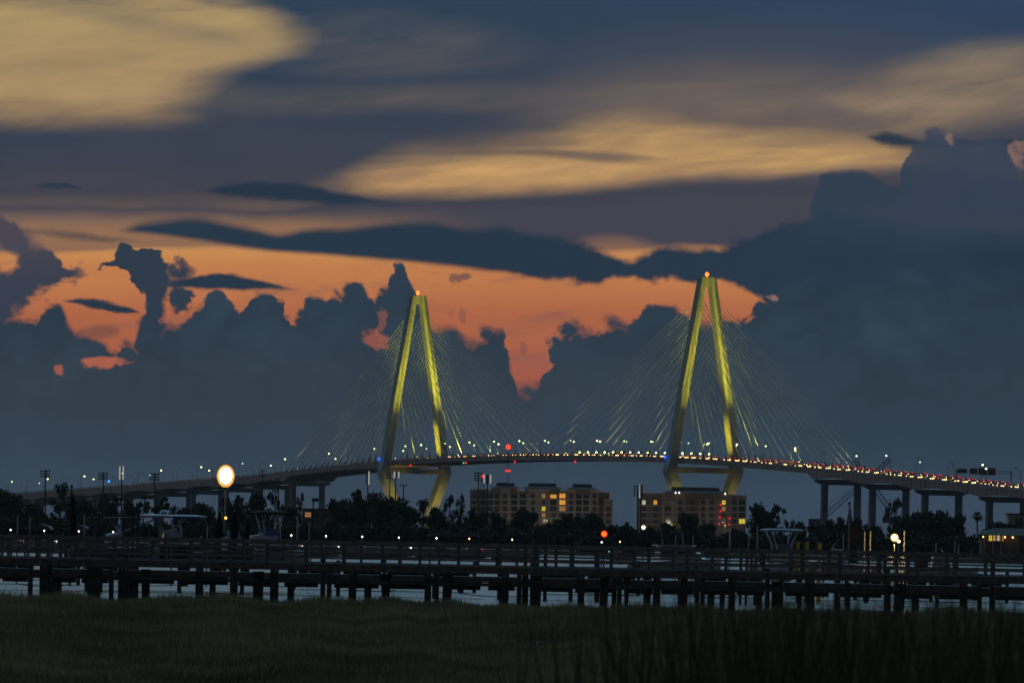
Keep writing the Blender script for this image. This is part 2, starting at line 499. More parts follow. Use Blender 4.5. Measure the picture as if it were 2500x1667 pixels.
ORD = ['first', 'second', 'third', 'fourth', 'fifth', 'sixth', 'seventh', 'eighth', 'ninth', 'tenth', 'eleventh', 'twelfth', 'thirteenth', 'fourteenth',
       'fifteenth', 'sixteenth', 'seventeenth', 'eighteenth', 'nineteenth', 'twentieth', 'twenty-first', 'twenty-second', 'twenty-third', 'twenty-fourth',
       'twenty-fifth', 'twenty-sixth', 'twenty-seventh', 'twenty-eighth', 'twenty-ninth', 'thirtieth']

# ------------------------------------------------------------------ materials
concrete = mat('tower_concrete', (0.44, 0.42, 0.38), 0.85, 0.11, 0.3)
deck_conc = mat('deck_concrete', (0.50, 0.33, 0.27), 0.85, 0.15, 0.05)  # reddish tint puts the warm glow on the fascia into the concrete colour
pier_conc = mat('pier_concrete', (0.26, 0.22, 0.20), 0.9, 0.2, 0.1)
asphalt = mat('asphalt', (0.06, 0.06, 0.06), 0.9, 0.2, 0.3)
cable_m = mat('cable_sheath', (0.62, 0.62, 0.58), 0.5, 0.08, 0.05)
steel = mat('galvanised_steel', (0.22, 0.23, 0.24), 0.5, 0.15, 1.0, 0.4)
dark_steel = mat('dark_steel', (0.05, 0.05, 0.055), 0.6, 0.2, 1.0)
wood_dark = mat('weathered_timber', (0.21, 0.19, 0.175), 0.9, 0.4, 2.5, bumpy=0.3)
wood_grey = mat('grey_timber', (0.32, 0.30, 0.28), 0.9, 0.4, 3.0, bumpy=0.3)
pile_m = mat('creosote_pile', (0.10, 0.092, 0.085), 0.9, 0.4, 2.0, bumpy=0.3)
canvas_dark = mat('dark_canvas', (0.03, 0.028, 0.025), 0.95, 0.3, 4.0)
gel_white = mat('boat_gelcoat', (0.55, 0.57, 0.60), 0.25, 0.06, 1.0, spec=0.5)
gel_blue = mat('blue_gelcoat', (0.12, 0.20, 0.34), 0.25, 0.1, 1.0, spec=0.5)
pipe_m = mat('aluminium_pipe', (0.5, 0.5, 0.52), 0.35, 0.1, 2.0, 0.7)
black_pl = mat('black_plastic', (0.02, 0.02, 0.022), 0.5, 0.2, 2.0)
glass_dark = mat('dark_glass', (0.02, 0.025, 0.03), 0.1, 0.1, 1.0, spec=0.6)

def ordinal(i):
    if i < 30:
        return ORD[i]
    t = ['thirty', 'forty', 'fifty', 'sixty'][(i + 1) // 10 - 3]
    u = (i + 1) % 10
    return (t[:-1] + 'ieth') if u == 0 else t + '-' + ORD[u - 1]


# ------------------------------------------------------------------ setting: water, marsh ground, far shore
water_m = bpy.data.materials.new('tidal_water'); water_m.use_nodes = True
nt = water_m.node_tree; b = nt.nodes['Principled BSDF']
b.inputs['Base Color'].default_value = (0.012, 0.018, 0.022, 1); b.inputs['Roughness'].default_value = 0.22
b.inputs['IOR'].default_value = 1.33
tcn = nt.nodes.new('ShaderNodeTexCoord'); mp = nt.nodes.new('ShaderNodeMapping'); mp.inputs['Scale'].default_value = (0.5, 0.9, 1)
nt.links.new(tcn.outputs['Object'], mp.inputs[0])
nn = nt.nodes.new('ShaderNodeTexNoise'); nn.inputs['Scale'].default_value = 1.0; nn.inputs['Detail'].default_value = 4
nt.links.new(mp.outputs[0], nn.inputs['Vector'])
bm = nt.nodes.new('ShaderNodeBump'); bm.inputs['Strength'].default_value = 1.0; bm.inputs['Distance'].default_value = 0.55
nt.links.new(nn.outputs[0], bm.inputs['Height']); nt.links.new(bm.outputs[0], b.inputs['Normal'])
MB().add([(-9000, -600, 0), (9000, -600, 0), (9000, 20000, 0), (-9000, 20000, 0)], [(0, 1, 2, 3)]).build('water', water_m, kind='structure')

mud = mat('marsh_mud', (0.022, 0.022, 0.016), 0.9, 0.4, 0.4)
soil = mat('shore_soil', (0.035, 0.04, 0.022), 0.95, 0.4, 0.05)


def marsh_z(x, y):
    """marsh surface: flats cut by a narrow creek at about 222 m and falling to the water at about 330 m"""
    z = 0.16 + 0.05 * math.sin(x * 0.21 + y * 0.05) + 0.04 * math.sin(x * 0.57 - y * 0.13)
    c = abs(y - (222 + 1.6 * math.sin(x * 0.11)))
    if c < 5.0:
        z -= 0.24 * (1 - c / 5.0)
    e = 322 + 1.5 * math.sin(x * 0.31) + 0.8 * math.sin(x * 0.9)
    if y > e:
        z -= 0.10 * (y - e)
    return z


g = MB()
xs = np.arange(-90, 91, 3.0); ys = np.concatenate([np.arange(-40, 210, 10.0), np.arange(212, 234, 1.0), np.arange(236, 342, 3.0)])
vs = [(x, y, marsh_z(x, y)) for y in ys for x in xs]; nx = len(xs)
g.add(vs, [(j * nx + i, j * nx + i + 1, (j + 1) * nx + i + 1, (j + 1) * nx + i) for j in range(len(ys) - 1) for i in range(nx - 1)])
g.build('marsh_ground', mud, kind='structure')
g = MB()
xs = np.linspace(-700, 700, 57); ys = [1640, 1652, 1680, 1800, 2200, 2700, 2760]
zz = [-0.5, 0.6, 1.4, 1.6, 1.8, 1.5, -0.5]
vs = [(x, y + 14 * math.sin(x * 0.03), z + 0.3 * math.sin(x * 0.09 + y)) for y, z in zip(ys, zz) for x in xs]; nx = len(xs)
g.add(vs, [(j * nx + i, j * nx + i + 1, (j + 1) * nx + i + 1, (j + 1) * nx + i) for j in range(len(ys) - 1) for i in range(nx - 1)])
g.build('far_shore', soil, kind='structure')
g = MB()
g.add([(-6000, 7400, -1), (6000, 7400, -1), (6000, 8000, 9), (-6000, 8000, 9), (6000, 16000, 11), (-6000, 16000, 11)], [(0, 1, 2, 3), (3, 2, 4, 5)])
g.build('distant_land', soil, kind='structure')

# ------------------------------------------------------------------ the bridge; local x runs along the deck, local -y is the side facing the camera
LT, RT = Vector((-69.8, 4812.0, 0)), Vector((122.0, 4381.0, 0))
SPAN = (RT - LT).length
BD = (RT - LT).normalized()
BRZ = math.atan2(BD.y, BD.x)
bridge = thing('cable_stayed_bridge', 'long cable-stayed road bridge with two lit diamond towers', 'bridge', LT, BRZ)
BM = Matrix.Translation(LT) @ Matrix.Rotation(BRZ, 4, 'Z')
_s = np.arange(-2300, 1500, 4.0)
_z = np.interp(_s, [-2300, -1300, -786, -500, -246, -100, 0, 120, 236, 350, 472, 600, 720, 906, 1100, 1500],
               [3, 20, 33.2, 40.5, 47.6, 54.2, 57.9, 60.1, 60.8, 60.1, 58.4, 53.9, 48.8, 39.8, 30, 9])
_z = np.convolve(np.pad(_z, 20, mode='edge'), np.ones(41) / 41, mode='valid')
zdeck = lambda s: float(np.interp(s, _s, _z))
W2 = 19.5
BENTS = [-198 - 67 * i for i in range(20)] + [SPAN + v for v in (197, 262, 331, 413, 492, 570, 650, 730)]


def gdepth(s):
    if -196 < s < SPAN + 195:
        return 3.2
    d = min(abs(s - bb) for bb in BENTS)
    return 4.6 + 1.8 * max(0, 1 - d / 30) ** 1.5


S = [float(v) for v in np.arange(-1500, 1250, 8.0)]


def strip(sec):
    """sweep a section (list of (t, dz) given s) along the deck"""
    m = MB()
    m.loft([[(s, t, zdeck(s) + dz) for t, dz in sec(s)] for s in S])
    return m


strip(lambda s: [(-W2, -0.02), (W2, -0.02), (W2, -0.7), (-W2, -0.7)]).build('deck_slab', deck_conc, bridge)
strip(lambda s: [(-18.6, 0.02), (18.6, 0.02), (18.6, -0.3), (-18.6, -0.3)]).build('roadway', asphalt, bridge)
for sg in (-1, 1):
    strip(lambda s: [(sg * 19.3, -0.703), (sg * 17.2, -0.703), (sg * 17.2, -gdepth(s)), (sg * 19.3, -gdepth(s))][::sg]).build('edge_girder', deck_conc, bridge)
    strip(lambda s: [(sg * 19.45, 0.0), (sg * 18.95, 0.0), (sg * 18.95, 0.25), (sg * 19.45, 0.25)][::sg]).build('kerb_barrier', deck_conc, bridge)
    m = MB()
    for zr in (0.75, 1.1):
        m.loft([[(s, sg * 19.2 + a, zdeck(s) + zr + c) for a, c in ((-.05, -.05), (.05, -.05), (.05, .05), (-.05, .05))] for s in S])
    for s in np.arange(-1000, 1000, 4.0):
        m.box((s, sg * 19.2, zdeck(s) + 0.75), (0.12, 0.12, 0.72))
    m.build('railing', dark_steel, bridge)
    m = MB()
    for s in np.arange(-1000, 1000, 6.0):        # stiffeners on the outer face of the girder
        m.box((s, sg * 19.42, zdeck(s) - 0.75 - (gdepth(s) - 0.8) / 2), (0.35, 0.22, gdepth(s) - 0.9))
    m.build('girder_stiffeners', deck_conc, bridge, kind='stuff')
m = MB()
for s in np.arange(-1000, 1000, 12.0):
    m.box((s, 0, zdeck(s) - 1.65), (0.7, 34.3, 1.9))
m.build('floor_beams', deck_conc, bridge, kind='stuff')

# yellow-lit towers -------------------------------------------------
HZ, HH = [2, 49, 52, 58, 174.5], [5.6, 23.4, 23.4, 22.2, 3.2]
AA, BB = [6.0, 6.8, 6.6, 5.7, 4.5], [9.6, 8.8, 8.8, 8.2, 6.2]
leg_h = lambda z: float(np.interp(z, HZ, HH))


def tower_leg(sg):
    m = MB(); rings = []
    for z in [2, 18, 34, 49, 52, 58, 75, 92, 109, 126, 143, 160, 174.5]:
        h, a, bb = leg_h(z), float(np.interp(z, HZ, AA)) / 2, float(np.interp(z, HZ, BB)) / 2
        c = 0.45
        rings.append([(x, sg * h + y, z) for x, y in ((-bb + c, -a), (bb - c, -a), (bb, -a + c), (bb, a - c), (bb - c, a), (-bb + c, a), (-bb, a - c), (-bb, -a + c))])
    m.loft(rings)
    return m.mesh('leg', concrete)


leg_me = {sg: tower_leg(sg) for sg in (-1, 1)}
m = MB(); m.box((0, 0, 50.6), (5.6, 2 * 23.4 - 6.6, 3.6)); beam_me = m.mesh('crossbeam', concrete)
m = MB(); m.box((0, 0, 171.2), (3.2, 2.6, 5.4)); strut_me = m.mesh('top_strut', concrete)
m = MB(); m.box((0, 0, 1.0), (30, 40, 4)); m.box((0, 0, 3.4), (24, 34, 1.2)); foot_me = m.mesh('footing', pier_conc)
bracket_me = MB().box((0, 20.9, 56.0), (16, 2.4, 1.2)).mesh('deck_bracket', concrete)
bracket2_me = MB().box((0, -20.9, 56.0), (16, 2.4, 1.2)).mesh('deck_bracket', concrete)
m = MB(); m.lathe((0, 0, 175.2), [(0.2, -1.0), (0.25, 0), (0.9, 0.2), (1.25, 1.0), (1.2, 1.7), (0.8, 2.3), (0.1, 2.6)], 10)
beacon_me = m.mesh('beacon', emit('beacon_red', (1.0, 0.12, 0.015), 5, False))
m = MB(); m.lathe((0, -27.3, 58.6), [(0.1, -0.9), (0.7, -0.6), (0.95, 0), (0.7, 0.6), (0.1, 0.9)], 10)
blue_me = m.mesh('navigation_light', emit('navigation_blue', (0.005, 0.10, 1.0), 2.5, False))
rung = MB()
for z in np.arange(112, 164, 3.4):
    for sg in (-1, 1):
        for e in (-1, 1):
            bb = float(np.interp(z, HZ, BB)) / 2
            rung.box((e * bb, sg * leg_h(z), z), (0.3, 0.5, 0.5))
anch_me = rung.mesh('cable_anchor', dark_steel)
for s0, which in ((0.0, 'left'), (SPAN, 'right')):
    tw = link('tower', None, bridge, (s0, 0, 0))
    tag(tw, label='%s diamond tower of the bridge, floodlit yellow' % which)
    for sg in (-1, 1):
        link('leg', leg_me[sg], tw)
    for nm, me in (('crossbeam', beam_me), ('top_strut', strut_me), ('footing', foot_me), ('deck_bracket', bracket_me), ('deck_bracket', bracket2_me), ('beacon', beacon_me), ('navigation_light', blue_me), ('cable_anchors', anch_me)):
        o = link(nm, me, tw)
        if nm == 'cable_anchors':
            o['kind'] = 'stuff'

ANCH = []
for s0, side_step in ((0.0, (-11.1, 13.45)), (SPAN, (-13.45, 11.1))):
    for st in side_step:
        for sg in (-1, 1):
            for k in range(1, 17):
                sd = s0 + math.copysign(18, st) + st * k
                za = 110 + (k - 1) / 15 * 51
                bx = math.copysign(float(np.interp(za, HZ, BB)) / 2, st)
                p = Vector((s0 + bx, sg * leg_h(za), za)); q = Vector((sd, sg * 18.7, zdeck(sd) + 0.1))
                m = MB(); m.tube([p, q], 0.19, 5)
                m.build('stay_cable', cable_m, bridge)
                u = (p - q).normalized()
                m = MB(); m.tube([q, q + u * 5.0], 0.42, 6); m.box(q - Vector((0, 0, 0.3)), (2.2, 0.9, 1.3))
                m.build('cable_socket', dark_steel, bridge)
                ANCH.append((s0, st, sg, k, sd))

# piers -------------------------------------------------------------
for sb in BENTS:
    zt = zdeck(sb) - gdepth(sb)
    if zt < 8 or sb < -1350:
        continue
    m = MB(); sec = [(-17.5, zt), (17.5, zt), (17.5, zt - 1.6), (12.5, zt - 3.4), (-12.5, zt - 3.4), (-17.5, zt - 1.6)]
    m.loft([[(sb + e, y, z) for y, z in sec] for e in (-2.0, 2.0)])
    pr = m.build('pier', pier_conc, bridge)
    for sg in (-1, 1):
        m = MB(); m.loft([[(sb + x * w, sg * 11.4 + y * w, z) for x, y in ((-1.3, -1.9), (1.3, -1.9), (1.7, -1.5), (1.7, 1.5), (1.3, 1.9), (-1.3, 1.9), (-1.7, 1.5), (-1.7, -1.5))]
                          for z, w in ((-1, 1.05), (zt - 3.4, 1.0))])
        m.build('column', pier_conc, pr)

# street lamps on both edges ---------------------------------------
lamp_glow = emit('street_lamp_glow', (0.86, 1.0, 0.30), 7)
lamp_far = emit('street_lamp_glow_far', (0.72, 1.0, 0.42), 5)
flood_glow = emit('deck_floodlight_glow', (0.85, 1.0, 0.22), 9)


def lamp_meshes(glow):
    p = MB(); p.tube([(0, 0, 0), (0, 0, 5), (0, 0, 8.2)], [0.20, 0.16, 0.12], 6)
    p.box((0, 0, 0.25), (0.5, 0.5, 0.5))
    a = MB(); a.tube([(0, 0, 8.2), (0, 0.25, 9.2), (0, 0.9, 9.9), (0, 1.8, 10.15), (0, 2.7, 10.0)], [0.12, 0.11, 0.10, 0.09, 0.09], 6)
    h = MB(); h.lathe((0, 2.95, 9.85), [(0.12, -0.35), (0.42, -0.15), (0.50, 0.1), (0.32, 0.36), (0.08, 0.46)], 8, 1.0, 1.25)
    return p.mesh('pole', steel), a.mesh('arm', steel), h.mesh('lamp_head', glow)


near_me, far_me = lamp_meshes(lamp_glow), lamp_meshes(lamp_far)
heads = [lamp_meshes(emit('street_lamp_glow_%s' % n_, c_, k_))[2] for n_, c_, k_ in (('dim', (0.70, 1.0, 0.5), 1.6), ('warm', (1.0, 0.86, 0.36), 7), ('green', (0.62, 1.0, 0.34), 4))]
unlit_head = lamp_meshes(steel)[2]
SL = []
for sg, mes, txt, off in ((-1, near_me, 'near', 0), (1, far_me, 'far', 20)):
    i = 0
    for s in np.arange(-960 + off, 930, 42.0):
        if min(abs(s), abs(s - SPAN)) < 9:
            s += 14
        o = thing('street_lamp', 'curved-arm street lamp on the %s edge of the bridge deck, %s counted from the left' % (txt, ordinal(i)), 'street lamp',
                  BM @ Vector((s, sg * 18.75, zdeck(s) + 0.03)), BRZ + (0 if sg < 0 else math.pi), 'street lamps along the bridge')
        on = (i % 3 == 0 and sg > 0) or (i % 2 == 0 and sg < 0) or -60 < s < SPAN + 60
        if not on:
            o['label'] = 'unlit curved-arm street lamp on the %s bridge edge, %s counted from the left' % (txt, ordinal(i))
        for nm, me in zip(('pole', 'arm', 'lamp_head'), (mes[0], mes[1], random.choice([mes[2]] + heads)) if on else (mes[0], mes[1], unlit_head)):
            link(nm, me, o)
        i += 1

# small floodlights at the feet of the stays ----------------------
p = MB(); p.tube([(0, 0, 0), (0, 0, 2.6)], 0.10, 6); p.box((0, 0, 0.15), (0.5, 0.4, 0.3)); fp_me = p.mesh('post', dark_steel)
p = MB(); p.lathe((0, 0, 2.9), [(0.15, -0.4), (0.5, -0.25), (0.58, 0.1), (0.35, 0.4), (0.1, 0.45)], 8); fh_me = p.mesh('lamp_head', flood_glow)
cnt = {}
for s0, st, sg, k, sd in ANCH:
    if st > 0 or sg > 0:
        continue
    key = 'left' if s0 == 0 else 'right'
    cnt[key] = cnt.get(key, 0) + 1
    o = thing('deck_floodlight', 'small deck floodlight at the foot of a stay, %s leftward from the %s bridge tower' % (ordinal(k - 1), key), 'floodlight',
              BM @ Vector((sd + 3, 17.6, zdeck(sd + 3) + 0.02)), BRZ, 'floodlights at the feet of the stays')
    link('post', fp_me, o); link('lamp_head', fh_me, o)

# tower floodlights: fixtures with real spot lamps -----------------
p = MB(); p.box((0, 0, 0.25), (1.0, 1.0, 0.5)); p.box((0, 0, 0.8), (0.25, 0.25, 0.7)); p.box((0, 0, 1.35), (1.1, 0.8, 0.7)); fx_me = p.mesh('housing', dark_steel)
lens_me = MB().lathe((0, 0, 1.75), [(0.42, -0.05), (0.42, 0.04), (0.2, 0.08)], 10).mesh('lens', emit('flood_lens', (1.0, 0.95, 0.4), 8, False))


def flood(label, s, t, z, aim, power, angle, blend=0.9, colr=(1.0, 0.93, 0.10), size=0.5):
    o = thing('tower_floodlight', label, 'floodlight', BM @ Vector((s, t, z)), BRZ, 'floodlights lighting the towers')
    link('housing', fx_me, o); link('lens', lens_me, o)
    l = bpy.data.lights.new('spot', 'SPOT'); l.energy = power; l.spot_size = R(angle); l.spot_blend = blend; l.color = colr; l.shadow_soft_size = size
    lo = bpy.data.objects.new('spot', l); col.objects.link(lo); lo.parent = o
    lo.location = (0, 0, 2.2)
    v = Vector(aim) - Vector((s, t, z + 2.2))
    lo.rotation_euler = v.to_track_quat('-Z', 'Y').to_euler()


for s0, w, kk in ((0.0, 'left', 1.0), (SPAN, 'right', 0.9)):
    flood('deck floodlight aimed up the near leg of the %s tower' % w, s0 + 44, -17, zdeck(s0 + 44), (s0, -8.0, 150), 230000 * kk, 58, 1.0, (1.0, 0.95, 0.05))
    flood('deck floodlight aimed up the far leg of the %s tower' % w, s0 + 44, 17, zdeck(s0 + 44), (s0, 7.5, 150), 430000 * kk, 54, 1.0, (1.0, 0.95, 0.05))
    flood('deck floodlight washing the inner face of the %s tower far leg' % w, s0 + 1, -15.0, zdeck(s0), (s0, 19.5, 74), 75000 * kk, 46, 1.0, (1.0, 0.84, 0.02))
    flood('footing floodlight under the near leg of the %s tower' % w, s0 + 40, -16, 5, (s0, -16.0, 30), 40000 * kk, 52, 1.0, (1.0, 0.88, 0.16))
    flood('footing floodlight under the far leg of the %s tower' % w, s0 + 40, 14, 5, (s0, 15.0, 28), 34000 * kk, 52, 1.0, (1.0, 0.86, 0.18))
    flood('footing floodlight on the outer face of the %s tower near leg' % w, s0 + 4, -52, 5, (s0, -15, 32), 16000 * kk, 46, 1.0, (1.0, 0.80, 0.40))
    flood('footing floodlight between the legs of the %s tower' % w, s0 + 10, -9, 5, (s0, 15, 32), 12000 * kk, 60, 1.0, (1.0, 0.80, 0.10))

# floodlights washing the cable fans
for s0, w in ((0.0, 'left'), (SPAN, 'right')):
    for st, sd_ in ((-1, 'left'), (1, 'right')):
        for sg, nf in ((-1, 'near'), (1, 'far')):
            for dist, fn in ((112, 'inner'), (180, 'outer')):
                ss = s0 + st * dist
                flood('%s floodlight under the %s cable fan on the %s side of the %s tower' % (fn, nf, sd_, w), ss, sg * (15.5 if sg < 0 else 13.0), zdeck(ss), (s0 + st * dist * 0.72, sg * 16, zdeck(ss) + 30), 22000, 88, 1.0, (0.9, 1.0, 0.34), 0.4)

# navigation lights hung under the deck -----------------------------
nav_m = {'red': emit('navigation_red', (1.0, 0.01, 0.02), 2.5, False), 'green': emit('navigation_green', (0.02, 0.7, 0.35), 1.6, False)}
nav_i = 0
for x, y, c in ((1065, 1130, 'red'), (1195, 1126, 'green'), (1201, 1133, 'red'), (1321, 1124, 'red'), (1469, 1128, 'red')):
    u, v = unroll(x, y); k = (u - PX0) / FPX
    s = (k * LT.y - LT.x) / (BD.x - k * BD.y)
    P = BM @ Vector((s, -19.4, zdeck(s) - 3.1))
    o = thing('navigation_lamp', '%s navigation light hanging under the bridge span, %s from the left' % (c, ORD[nav_i]), 'navigation light', P, BRZ, 'navigation lights under the span')
    m = MB(); m.tube([(0, 0, 0.4), (0, 0, -0.5)], 0.10, 6); m.build('hanger', dark_steel, o)
    m = MB(); m.lathe((0, 0, -1.0), [(0.1, -0.6), (0.5, -0.3), (0.55, 0.1), (0.3, 0.5)], 8); m.build('lens', nav_m[c], o)
    nav_i += 1

# traffic -----------------------------------------------------------
head_e = emit('headlight', (1.0, 0.56, 0.19), 7, False)
tail_e = emit('tail_light', (1.0, 0.03, 0.015), 1.6, False)
paints = [mat('car_paint_%s' % n, c, 0.3, 0.05, 1.0, spec=0.5) for n, c in (('silver', (0.35, 0.36, 0.37)), ('black', (0.02, 0.02, 0.02)), ('white', (0.7, 0.7, 0.7)), ('red', (0.25, 0.03, 0.02)), ('blue', (0.05, 0.08, 0.2)))]
tyre = mat('tyre', (0.02, 0.02, 0.02), 0.9)


def car_mesh(paint, tall):
    m = MB(); h = 1.75 if tall else 1.45
    pr = [(-2.2, 0.35), (-2.25, 0.75), (-2.0, 0.98), (-1.7, 1.0), (-1.2 if not tall else -1.95, h), (0.35, h), (1.1, 1.0), (2.0, 0.86), (2.25, 0.62), (2.2, 0.35)]
    m.loft([[(x, -0.9 + (0.14 if z > 1.02 else 0), z) for x, z in pr], [(x, 0.9 - (0.14 if z > 1.02 else 0), z) for x, z in pr]])
    m.cur = 1
    for yy in (-0.88, 0.88):
        m.beam((-1.0, yy * 0.9, 1.2), (0.6, yy * 0.9, 1.2), 0.06, 0.34)
    m.cur = 2
    for x in (-1.4, 1.4):
        for yy in (-0.8, 0.8):
            m.tube([(x, yy - 0.11, 0.34), (x, yy + 0.11, 0.34)], 0.34, 10)
    return m.mesh('car_body', [paint, glass_dark, tyre])


cars = [car_mesh(p_, i % 2) for i, p_ in enumerate(paints)]
hl_me = MB().lathe((0, 0, 0), [(0.05, -0.22), (0.24, -0.15), (0.30, 0), (0.24, 0.15), (0.05, 0.22)], 8, 0.5, 1.95).mesh('headlight', head_e)
tl_me = MB().box((0, 0, 0), (0.1, 0.8, 0.22)).mesh('tail_light', tail_e)


def car(s, t, direction, grp, lab):
    ci = random.choice((1, 3)) if direction < 0 else random.randrange(len(cars)); me = cars[ci]; tz = 1.55 if ci % 2 else 0.86
    o = link('car', me, None, BM @ Vector((s, t, zdeck(s) + 0.02)), 0, lab, 'car', grp)
    sl = math.atan((zdeck(s + 2) - zdeck(s - 2)) / 4)
    o.rotation_euler = (0, -sl * direction, BRZ + (0 if direction > 0 else math.pi))
    for yy in (-0.62, 0.62):
        link('headlight', hl_me, o, (2.26, yy, 0.62))
        link('tail_light', tl_me, o, (-2.24, yy, tz))


s = -640.0
while s < 915:
    car(s, random.choice((-8.4, -12.0)), 1, 'cars coming towards the camera on the bridge', 'car with lit headlights in the near lanes of the bridge traffic')
    s += random.uniform(4.95, 5.7) if s > 20 else random.uniform(7, 16)
s = 60.0
while s < 915:
    car(s, random.choice((8.0, 11.5)), -1, 'cars driving away on the bridge', 'car showing red tail lights in the far lanes of the bridge traffic')
    s += random.uniform(7.0, 11.0) if s > 420 else random.uniform(16, 34)

# sign gantry over the right approach --------------------------------
sgx = SPAN + 384
gz = zdeck(sgx)
gan = thing('sign_gantry', 'dark overhead sign gantry across the bridge deck at the right', 'sign gantry', BM @ Vector((sgx, 0, gz)), BRZ)
for sg in (-1, 1):
    m = MB()
    for e in (-0.5, 0.5):
        m.box((e, sg * 18.2, 3.9), (0.28, 0.28, 7.8))
    m.build('upright', dark_steel, gan)
m = MB()
for zz_ in (6.3, 7.7):
    for e in (-0.5, 0.5):
        m.beam((e, -18.2, zz_), (e, 18.2, zz_), 0.2, 0.2)
for i in range(24):
    y0 = -18.2 + i * 36.4 / 24
    m.beam((-0.5, y0, 6.3 if i % 2 else 7.7), (-0.5, y0 + 36.4 / 24, 7.7 if i % 2 else 6.3), 0.12, 0.12)
m.build('truss', dark_steel, gan)
for y0, w, h in ((-14, 6.0, 2.6), (-6.5, 5.0, 3.6), (-0.5, 5.5, 4.2), (5.6, 5.0, 4.4)):
    m = MB(); m.box((-0.75, y0, 7.2), (0.15, w, h)); m.build('sign_panel', mat('sign_back', (0.10, 0.075, 0.06), 0.7), gan)

# crane barges beyond the right approach -----------------------------
def lattice(m, p, q, w0, w1, n=16, r=0.16):
    p, q = Vector(p), Vector(q); d = (q - p).normalized(); sd = d.cross(Vector((0, 0, 1))).normalized(); u = sd.cross(d)
    prev = None
    for i in range(n + 1):
        f = i / n; w = w0 * (1 - f) + w1 * f; c = p.lerp(q, f)
        cs = [c + sd * a * w / 2 + u * b_ * w / 2 for a, b_ in ((-1, -1), (1, -1), (1, 1), (-1, 1))]
        if prev:
            for k in range(4):
                m.beam(prev[k], cs[k], r * 2, r * 2); m.beam(prev[k], cs[(k + 1) % 4], r, r)
        prev = cs


for (x0, y0, x1, y1, lab, tip) in ((2006, 1266, 2088, 1192, 'lattice boom crane leaning right between the bridge piers', (2174, 1120)),
                                   (2186, 1262, 2134, 1188, 'lattice boom crane leaning left among the bare trees', (2085, 1122))):
    D = 4700.0
    a = at(x0, y0, D); bb = at(x1, y1, D); tp = at(*tip, D)
    cr_o = thing('crawler_crane', lab, 'crane', (a.x, a.y, 0))
    o = Vector((a.x, a.y, 0))
    m = MB(); lattice(m, a - o, tp - o, 3.6, 2.2, 34, 0.18); m.build('boom', dark_steel, cr_o)
    m = MB(); m.box((-4, 0, a.z - 2), (10, 5, 4)); m.box((2, -1, a.z - 1), (2.5, 2.5, 3)); m.build('machine_house', dark_steel, cr_o)
    m = MB(); m.box((0, 0, 1.0), (26, 14, 2)); m.tube([(0, 0, 2), (0, 0, a.z - 3.5)], 2.2, 10); m.build('barge', dark_steel, cr_o)
    m = MB(); m.tube([tp - o, Vector((-7, 0, a.z + 1))], 0.10, 5); m.tube([tp - o, tp - o - Vector((0, 0, 14))], 0.10, 5)
    m.box(tp - o - Vector((0, 0, 14.8)), (1.2, 1.2, 1.8)); m.build('hoist_line', dark_steel, cr_o)

# ------------------------------------------------------------------ trees on the far shore
leaf_m = mat('oak_foliage', (0.055, 0.066, 0.036), 0.9, 0.5, 0.35)
leaf2_m = mat('pine_foliage', (0.048, 0.056, 0.034), 0.9, 0.5, 0.35)
bark_m = mat('bark', (0.07, 0.06, 0.05), 0.95, 0.3, 1.5)


def leaf_cloud(lobes, n, size, seed, droop=0.0):
    r = np.random.default_rng(seed)
    L = np.array(lobes, float); vol = L[:, 3] * L[:, 4] * L[:, 5]
    idx = r.choice(len(L), n, p=vol / vol.sum())
    d = r.normal(size=(n, 3)); d /= np.linalg.norm(d, axis=1)[:, None]
    rad = r.random(n) ** 0.42 * (1 + 0.16 * r.normal(size=n))
    c = L[idx, :3] + d * rad[:, None] * L[idx, 3:6]
    c[:, 2] = np.maximum(c[:, 2], 0.25)
    u = r.normal(size=(n, 3)); u /= np.linalg.norm(u, axis=1)[:, None]
    w = np.cross(u, r.normal(size=(n, 3))); w /= np.linalg.norm(w, axis=1)[:, None]
    sz = size * (0.55 + 0.9 * r.random(n))[:, None]
    v = np.stack([c - u * sz, c + w * sz * 0.7, c + u * sz, c - w * sz * 0.7], 1).reshape(-1, 3)
    me = bpy.data.meshes.new('crown')
    me.vertices.add(len(v)); me.vertices.foreach_set('co', v.ravel().astype(np.float32))
    me.loops.add(4 * n); me.loops.foreach_set('vertex_index', np.arange(4 * n, dtype=np.int32))
    me.polygons.add(n); me.polygons.foreach_set('loop_start', np.arange(0, 4 * n, 4, dtype=np.int32))
    try:
        me.polygons.foreach_set('loop_total', np.full(n, 4, np.int32))
    except Exception:
        pass
    me.update(calc_edges=True); me.validate()
    return me


def limbs(m, base, tops, r0):
    for t in tops:
        b0, t = Vector(base), Vector(t)
        mid = b0.lerp(t, 0.5) + Vector((random.uniform(-.5, .5), random.uniform(-.5, .5), 0.4))
        m.tube([b0, mid, t], [r0, r0 * 0.6, r0 * 0.2], 5)


